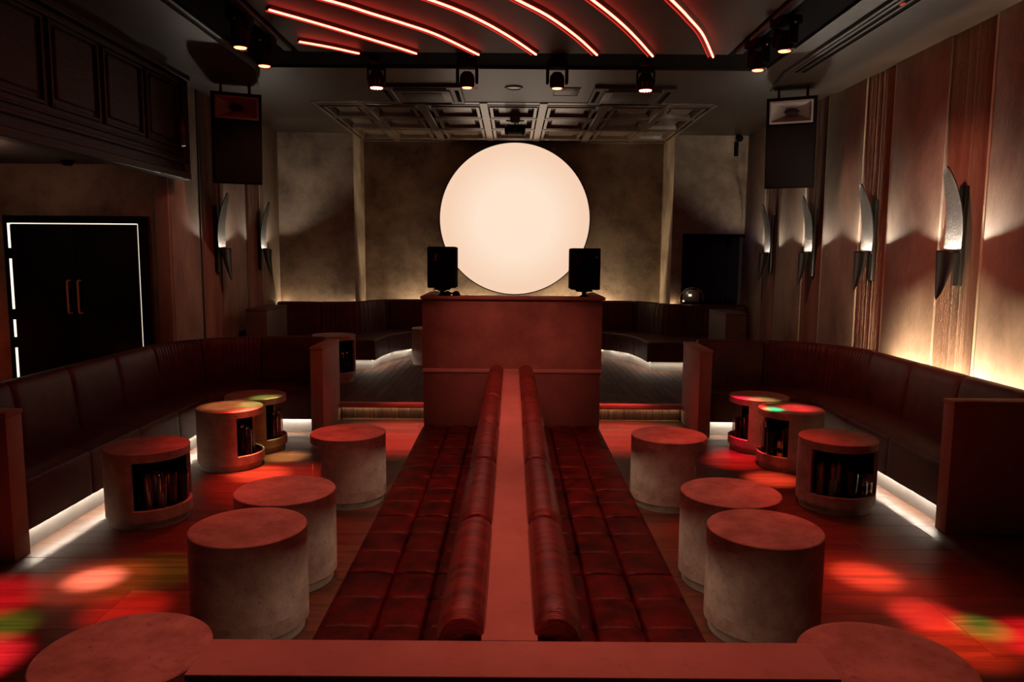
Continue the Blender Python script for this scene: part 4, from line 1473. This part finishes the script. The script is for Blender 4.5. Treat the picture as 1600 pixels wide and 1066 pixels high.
moving_head(-1.905, 5.42, 'moving head stage light at the top left, nearer the camera of the left pair', R_(90))
moving_head(-1.905, 5.93, 'moving head stage light at the top left, farther of the left pair', R_(90))
moving_head(1.885, 5.40, 'moving head stage light at the top right, nearer the camera of the right pair', R_(-70))
moving_head(1.875, 5.94, 'moving head stage light at the top right, farther of the right pair', R_(-70))
moving_head(-0.395, 6.62, 'moving head stage light hung left of centre, in front of the disc')
moving_head(0.375, 6.62, 'moving head stage light hung right of centre, in front of the disc')
led_par(-1.185, 6.70, 'round LED par stage light hung on the left of the black border')
led_par(1.150, 6.72, 'round LED par stage light hung on the right of the black border')

# ------------------------------------------------------------------ ceiling fittings
def cassette(x, y, label):
    t = thing('air_conditioner', label, 'air conditioner', (x, y, ZC), 0, 'ceiling cassette air conditioners')
    s = 0.425
    b_ = bmesh.new()
    frame_ring(b_, -s + 0.13, s - 0.13, -s + 0.13, s - 0.13, -0.030, 0.0, 0.105)
    obj('outer_frame', b_, 'ceil', t)
    for k in range(4):
        lv = box('louver', -0.26, 0.26, -0.375, -0.335, -0.036, -0.028, 'black', t, bevel=0.003)
        lv.rotation_euler = (0, 0, k * PI / 2)
    box('intake_grille', -0.285, 0.285, -0.285, 0.285, -0.040, -0.002, 'ceil', t, bevel=0.010)
    box('filter_panel', -0.20, 0.20, -0.20, 0.20, -0.044, -0.040, 'darkwood', t, bevel=0.002)
    return t


cassette(-0.92, 7.95, 'square ceiling cassette air conditioner left of centre')
cassette(1.20, 7.95, 'square ceiling cassette air conditioner right of centre')
cv = thing('ceiling_speaker', 'small round flush ceiling grille at the centre before the coffers', 'ceiling grille', (0.006, 7.66, ZC))
lathe('bezel', [(0.070, -0.012), (0.086, -0.010), (0.092, 0.0), (0.066, 0.0)], 'ceil', cv, n=32)
lathe('mesh', [(0, -0.006), (0.070, -0.006), (0.070, -0.002), (0, -0.002)], 'coffer', cv, n=32)
hatch = thing('access_hatch', 'small square access hatch in the ceiling beside the right cassette', 'hatch', (0.54, 7.83, ZC))
box('hatch_panel', -0.12, 0.12, -0.17, 0.17, -0.004, 0.002, 'ceil', hatch, bevel=0.001)
b_ = bmesh.new()
frame_ring(b_, -0.125, 0.125, -0.175, 0.175, -0.007, 0.0, 0.008)
obj('hatch_frame', b_, 'ceil', hatch)
lathe('lock', cyl_prof(0.010, -0.008, -0.002), 'black', hatch, n=12, loc=(0.09, -0.1, 0))

pj = thing('projector', 'small black projector hanging from the coffered ceiling in front of the disc', 'projector', (0.025, 9.3, ZC))
lathe('ceiling_cup', [(0, 0.05), (0.045, 0.05), (0.062, 0.02), (0.060, -0.045), (0.045, -0.060), (0, -0.060)], plain('blue_grey_plastic', (0.22, 0.20, 0.26), 0.5), pj, n=28)
box('cross_bar', -0.11, 0.11, -0.012, 0.012, -0.045, -0.028, 'grey', pj, bevel=0.003)
tube('drop_rod', [(0, 0, -0.05), (0, 0, -0.10)], 0.008, 'black', pj)
for cx_ in (-0.075, 0.0, 0.075):
    tube('suspension_wire', [(cx_, 0, 0.0), (cx_, 0, -0.10)], 0.0022, 'black', pj, n=6)
b_ = bmesh.new()
add_box(b_, -0.125, 0.125, -0.10, 0.10, -0.185, -0.095, 0.010, 2)
obj('body', b_, 'black', pj, smooth=True)
tube('power_cable', [(0.01, -0.02, -0.05), (0.03, -0.05, -0.075), (0.045, -0.05, -0.10)], 0.005, 'black', pj, n=6)
lz = lathe('lens', [(0, 0), (0.024, 0), (0.024, 0.012), (0, 0.012)], 'blackglass', pj, n=20, loc=(-0.10, -0.101, -0.135))
lz.rotation_euler = (PI / 2, 0, 0)
box('status_light', -0.112, -0.104, -0.104, -0.100, -0.115, -0.107, 'orangeled', pj)
b_ = bmesh.new()
add_prism(b_, [(-0.012, 0), (0.012, 0), (0, 0.014)], 0, 0.001)
em = obj('emblem', b_, 'gold', pj)
em.rotation_euler = (PI / 2, 0, 0)
em.location = (0.0, -0.1005, -0.155)
for fx in (-0.095, 0.095):
    box('foot', fx - 0.010, fx + 0.010, -0.085, -0.065, -0.215, -0.183, 'black', pj, bevel=0.003)

# small fittings
cc = thing('security_camera', 'small dark security camera on the back wall by the right corner', 'camera', (3.06, YB, 3.16))
box('bracket', -0.025, 0.025, -0.04, 0.0, -0.17, 0.02, 'black', cc, bevel=0.004)
lathe('dome', [(0, 0.03), (0.04, 0.03), (0.045, 0.0), (0.035, -0.03), (0, -0.045)], 'black', cc, n=20, loc=(0.03, -0.06, 0.06))
ws = thing('wall_dome', 'small black rounded loudspeaker fixed at the end of the balcony front', 'loudspeaker', (-3.03, 7.0, 2.72))
lathe('shell', [(0, -0.15), (0.04, -0.13), (0.062, -0.06), (0.066, 0.0), (0.062, 0.06), (0.04, 0.13), (0, 0.15)], 'blackmetal', ws, n=24)
box('wall_bracket', -0.06, 0.0, -0.02, 0.02, -0.03, 0.03, 'black', ws)
sm = thing('smoke_detector', 'small dark smoke detector under the balcony near the double door', 'smoke detector', (-4.05, 6.95, 2.44))
lathe('body', [(0, 0), (0.055, 0), (0.055, -0.020), (0.035, -0.042), (0, -0.045)], 'black', sm, n=24)

# ------------------------------------------------------------------ curtained doorway at the right back
door2 = struct(bpy.data.objects.new('door_2', None))
C.objects.link(door2)
b_ = bmesh.new()
add_box(b_, 2.372, 2.405, YB + 0.02, YB + 0.10, PZ, 1.933)
add_box(b_, 2.405, 3.24, YB + 0.02, YB + 0.10, 1.895, 1.933)
obj('door_frame', b_, 'black', door2)
box('dark_passage', 2.30, XW + 0.12, YB + 0.74, YB + 0.78, 0.0, 2.1, 'black', door2)
cu = thing('curtain', 'midnight blue pleated curtain in the doorway right of the disc', 'curtain', (2.82, YB + 0.25, PZ))
b_ = bmesh.new()
n = 120
prev = None
for i in range(n + 1):
    xx = -0.41 + 0.83 * i / n
    yy = 0.028 * math.sin(i / n * 2 * PI * 13) + 0.012 * math.sin(i / n * 2 * PI * 5.3)
    cur = (b_.verts.new((xx, yy, 0.01)), b_.verts.new((xx, yy * 0.7, 1.80)))
    if prev:
        b_.faces.new([prev[0], cur[0], cur[1], prev[1]])
    prev = cur
cl = obj('cloth', b_, 'curtain', cu, smooth=True)
cl.modifiers.new('thickness', 'SOLIDIFY').thickness = 0.004
tube('curtain_rail', [(-0.42, 0, 1.81), (0.42, 0, 1.81)], 0.012, 'blackmetal', cu)
point('doorway_blue', (2.98, 10.25, 1.9), 0.10, (0.25, 0.2, 1.0), 0.03)

# glossy machine with a lit display on the sofa back
mc = thing('fog_machine', 'glossy dark hooded machine with a lit square display, behind the right rear sofa back', 'machine', (2.50, 10.43, 0.972))
b_ = bmesh.new()
sec = []
for i in range(17):
    a = PI * i / 16
    sec.append((0.15 * math.cos(a) * (1 + 0.12 * (1 - math.sin(a))), 0.02 + 0.20 * math.sin(a) ** 0.6))
rings = []
for yq, s_ in ((-0.055, 1.0), (-0.045, 1.03), (0.04, 0.98), (0.05, 0.9)):
    rings.append([b_.verts.new((x * s_, yq, z * s_)) for x, z in sec])
for A, B in zip(rings, rings[1:]):
    for k in range(16):
        b_.faces.new([A[k], A[k + 1], B[k + 1], B[k]])
o_ = obj('hood', b_, plain('glossy_bronze', (0.30, 0.22, 0.16), 0.2, 0.3), mc, smooth=True)
o_.modifiers.new('thickness', 'SOLIDIFY').thickness = 0.008
lathe('dial_ring', [(0.055, 0), (0.075, 0), (0.075, 0.01), (0.055, 0.01)], 'grey', mc, n=28, loc=(-0.01, -0.02, 0.12)).rotation_euler = (PI / 2, 0, 0)
box('face', -0.125, 0.115, -0.020, 0.03, 0.0, 0.185, bpy.data.materials['glossy_bronze'], mc, bevel=0.024)
point('machine_fill', (2.44, 10.30, 1.13), 0.07, (1.0, 0.85, 0.65), 0.01)  # added fill so the dark machine shows, not cast by its display
box('display', -0.045, -0.002, -0.032, -0.024, 0.098, 0.128, 'screen', mc)
box('foot_block', -0.13, 0.15, -0.05, 0.05, -0.005, 0.022, 'black', mc, bevel=0.004)
box('glow_bar', -0.128, -0.108, -0.058, -0.052, 0.022, 0.045, 'screen', mc, bevel=0.004)
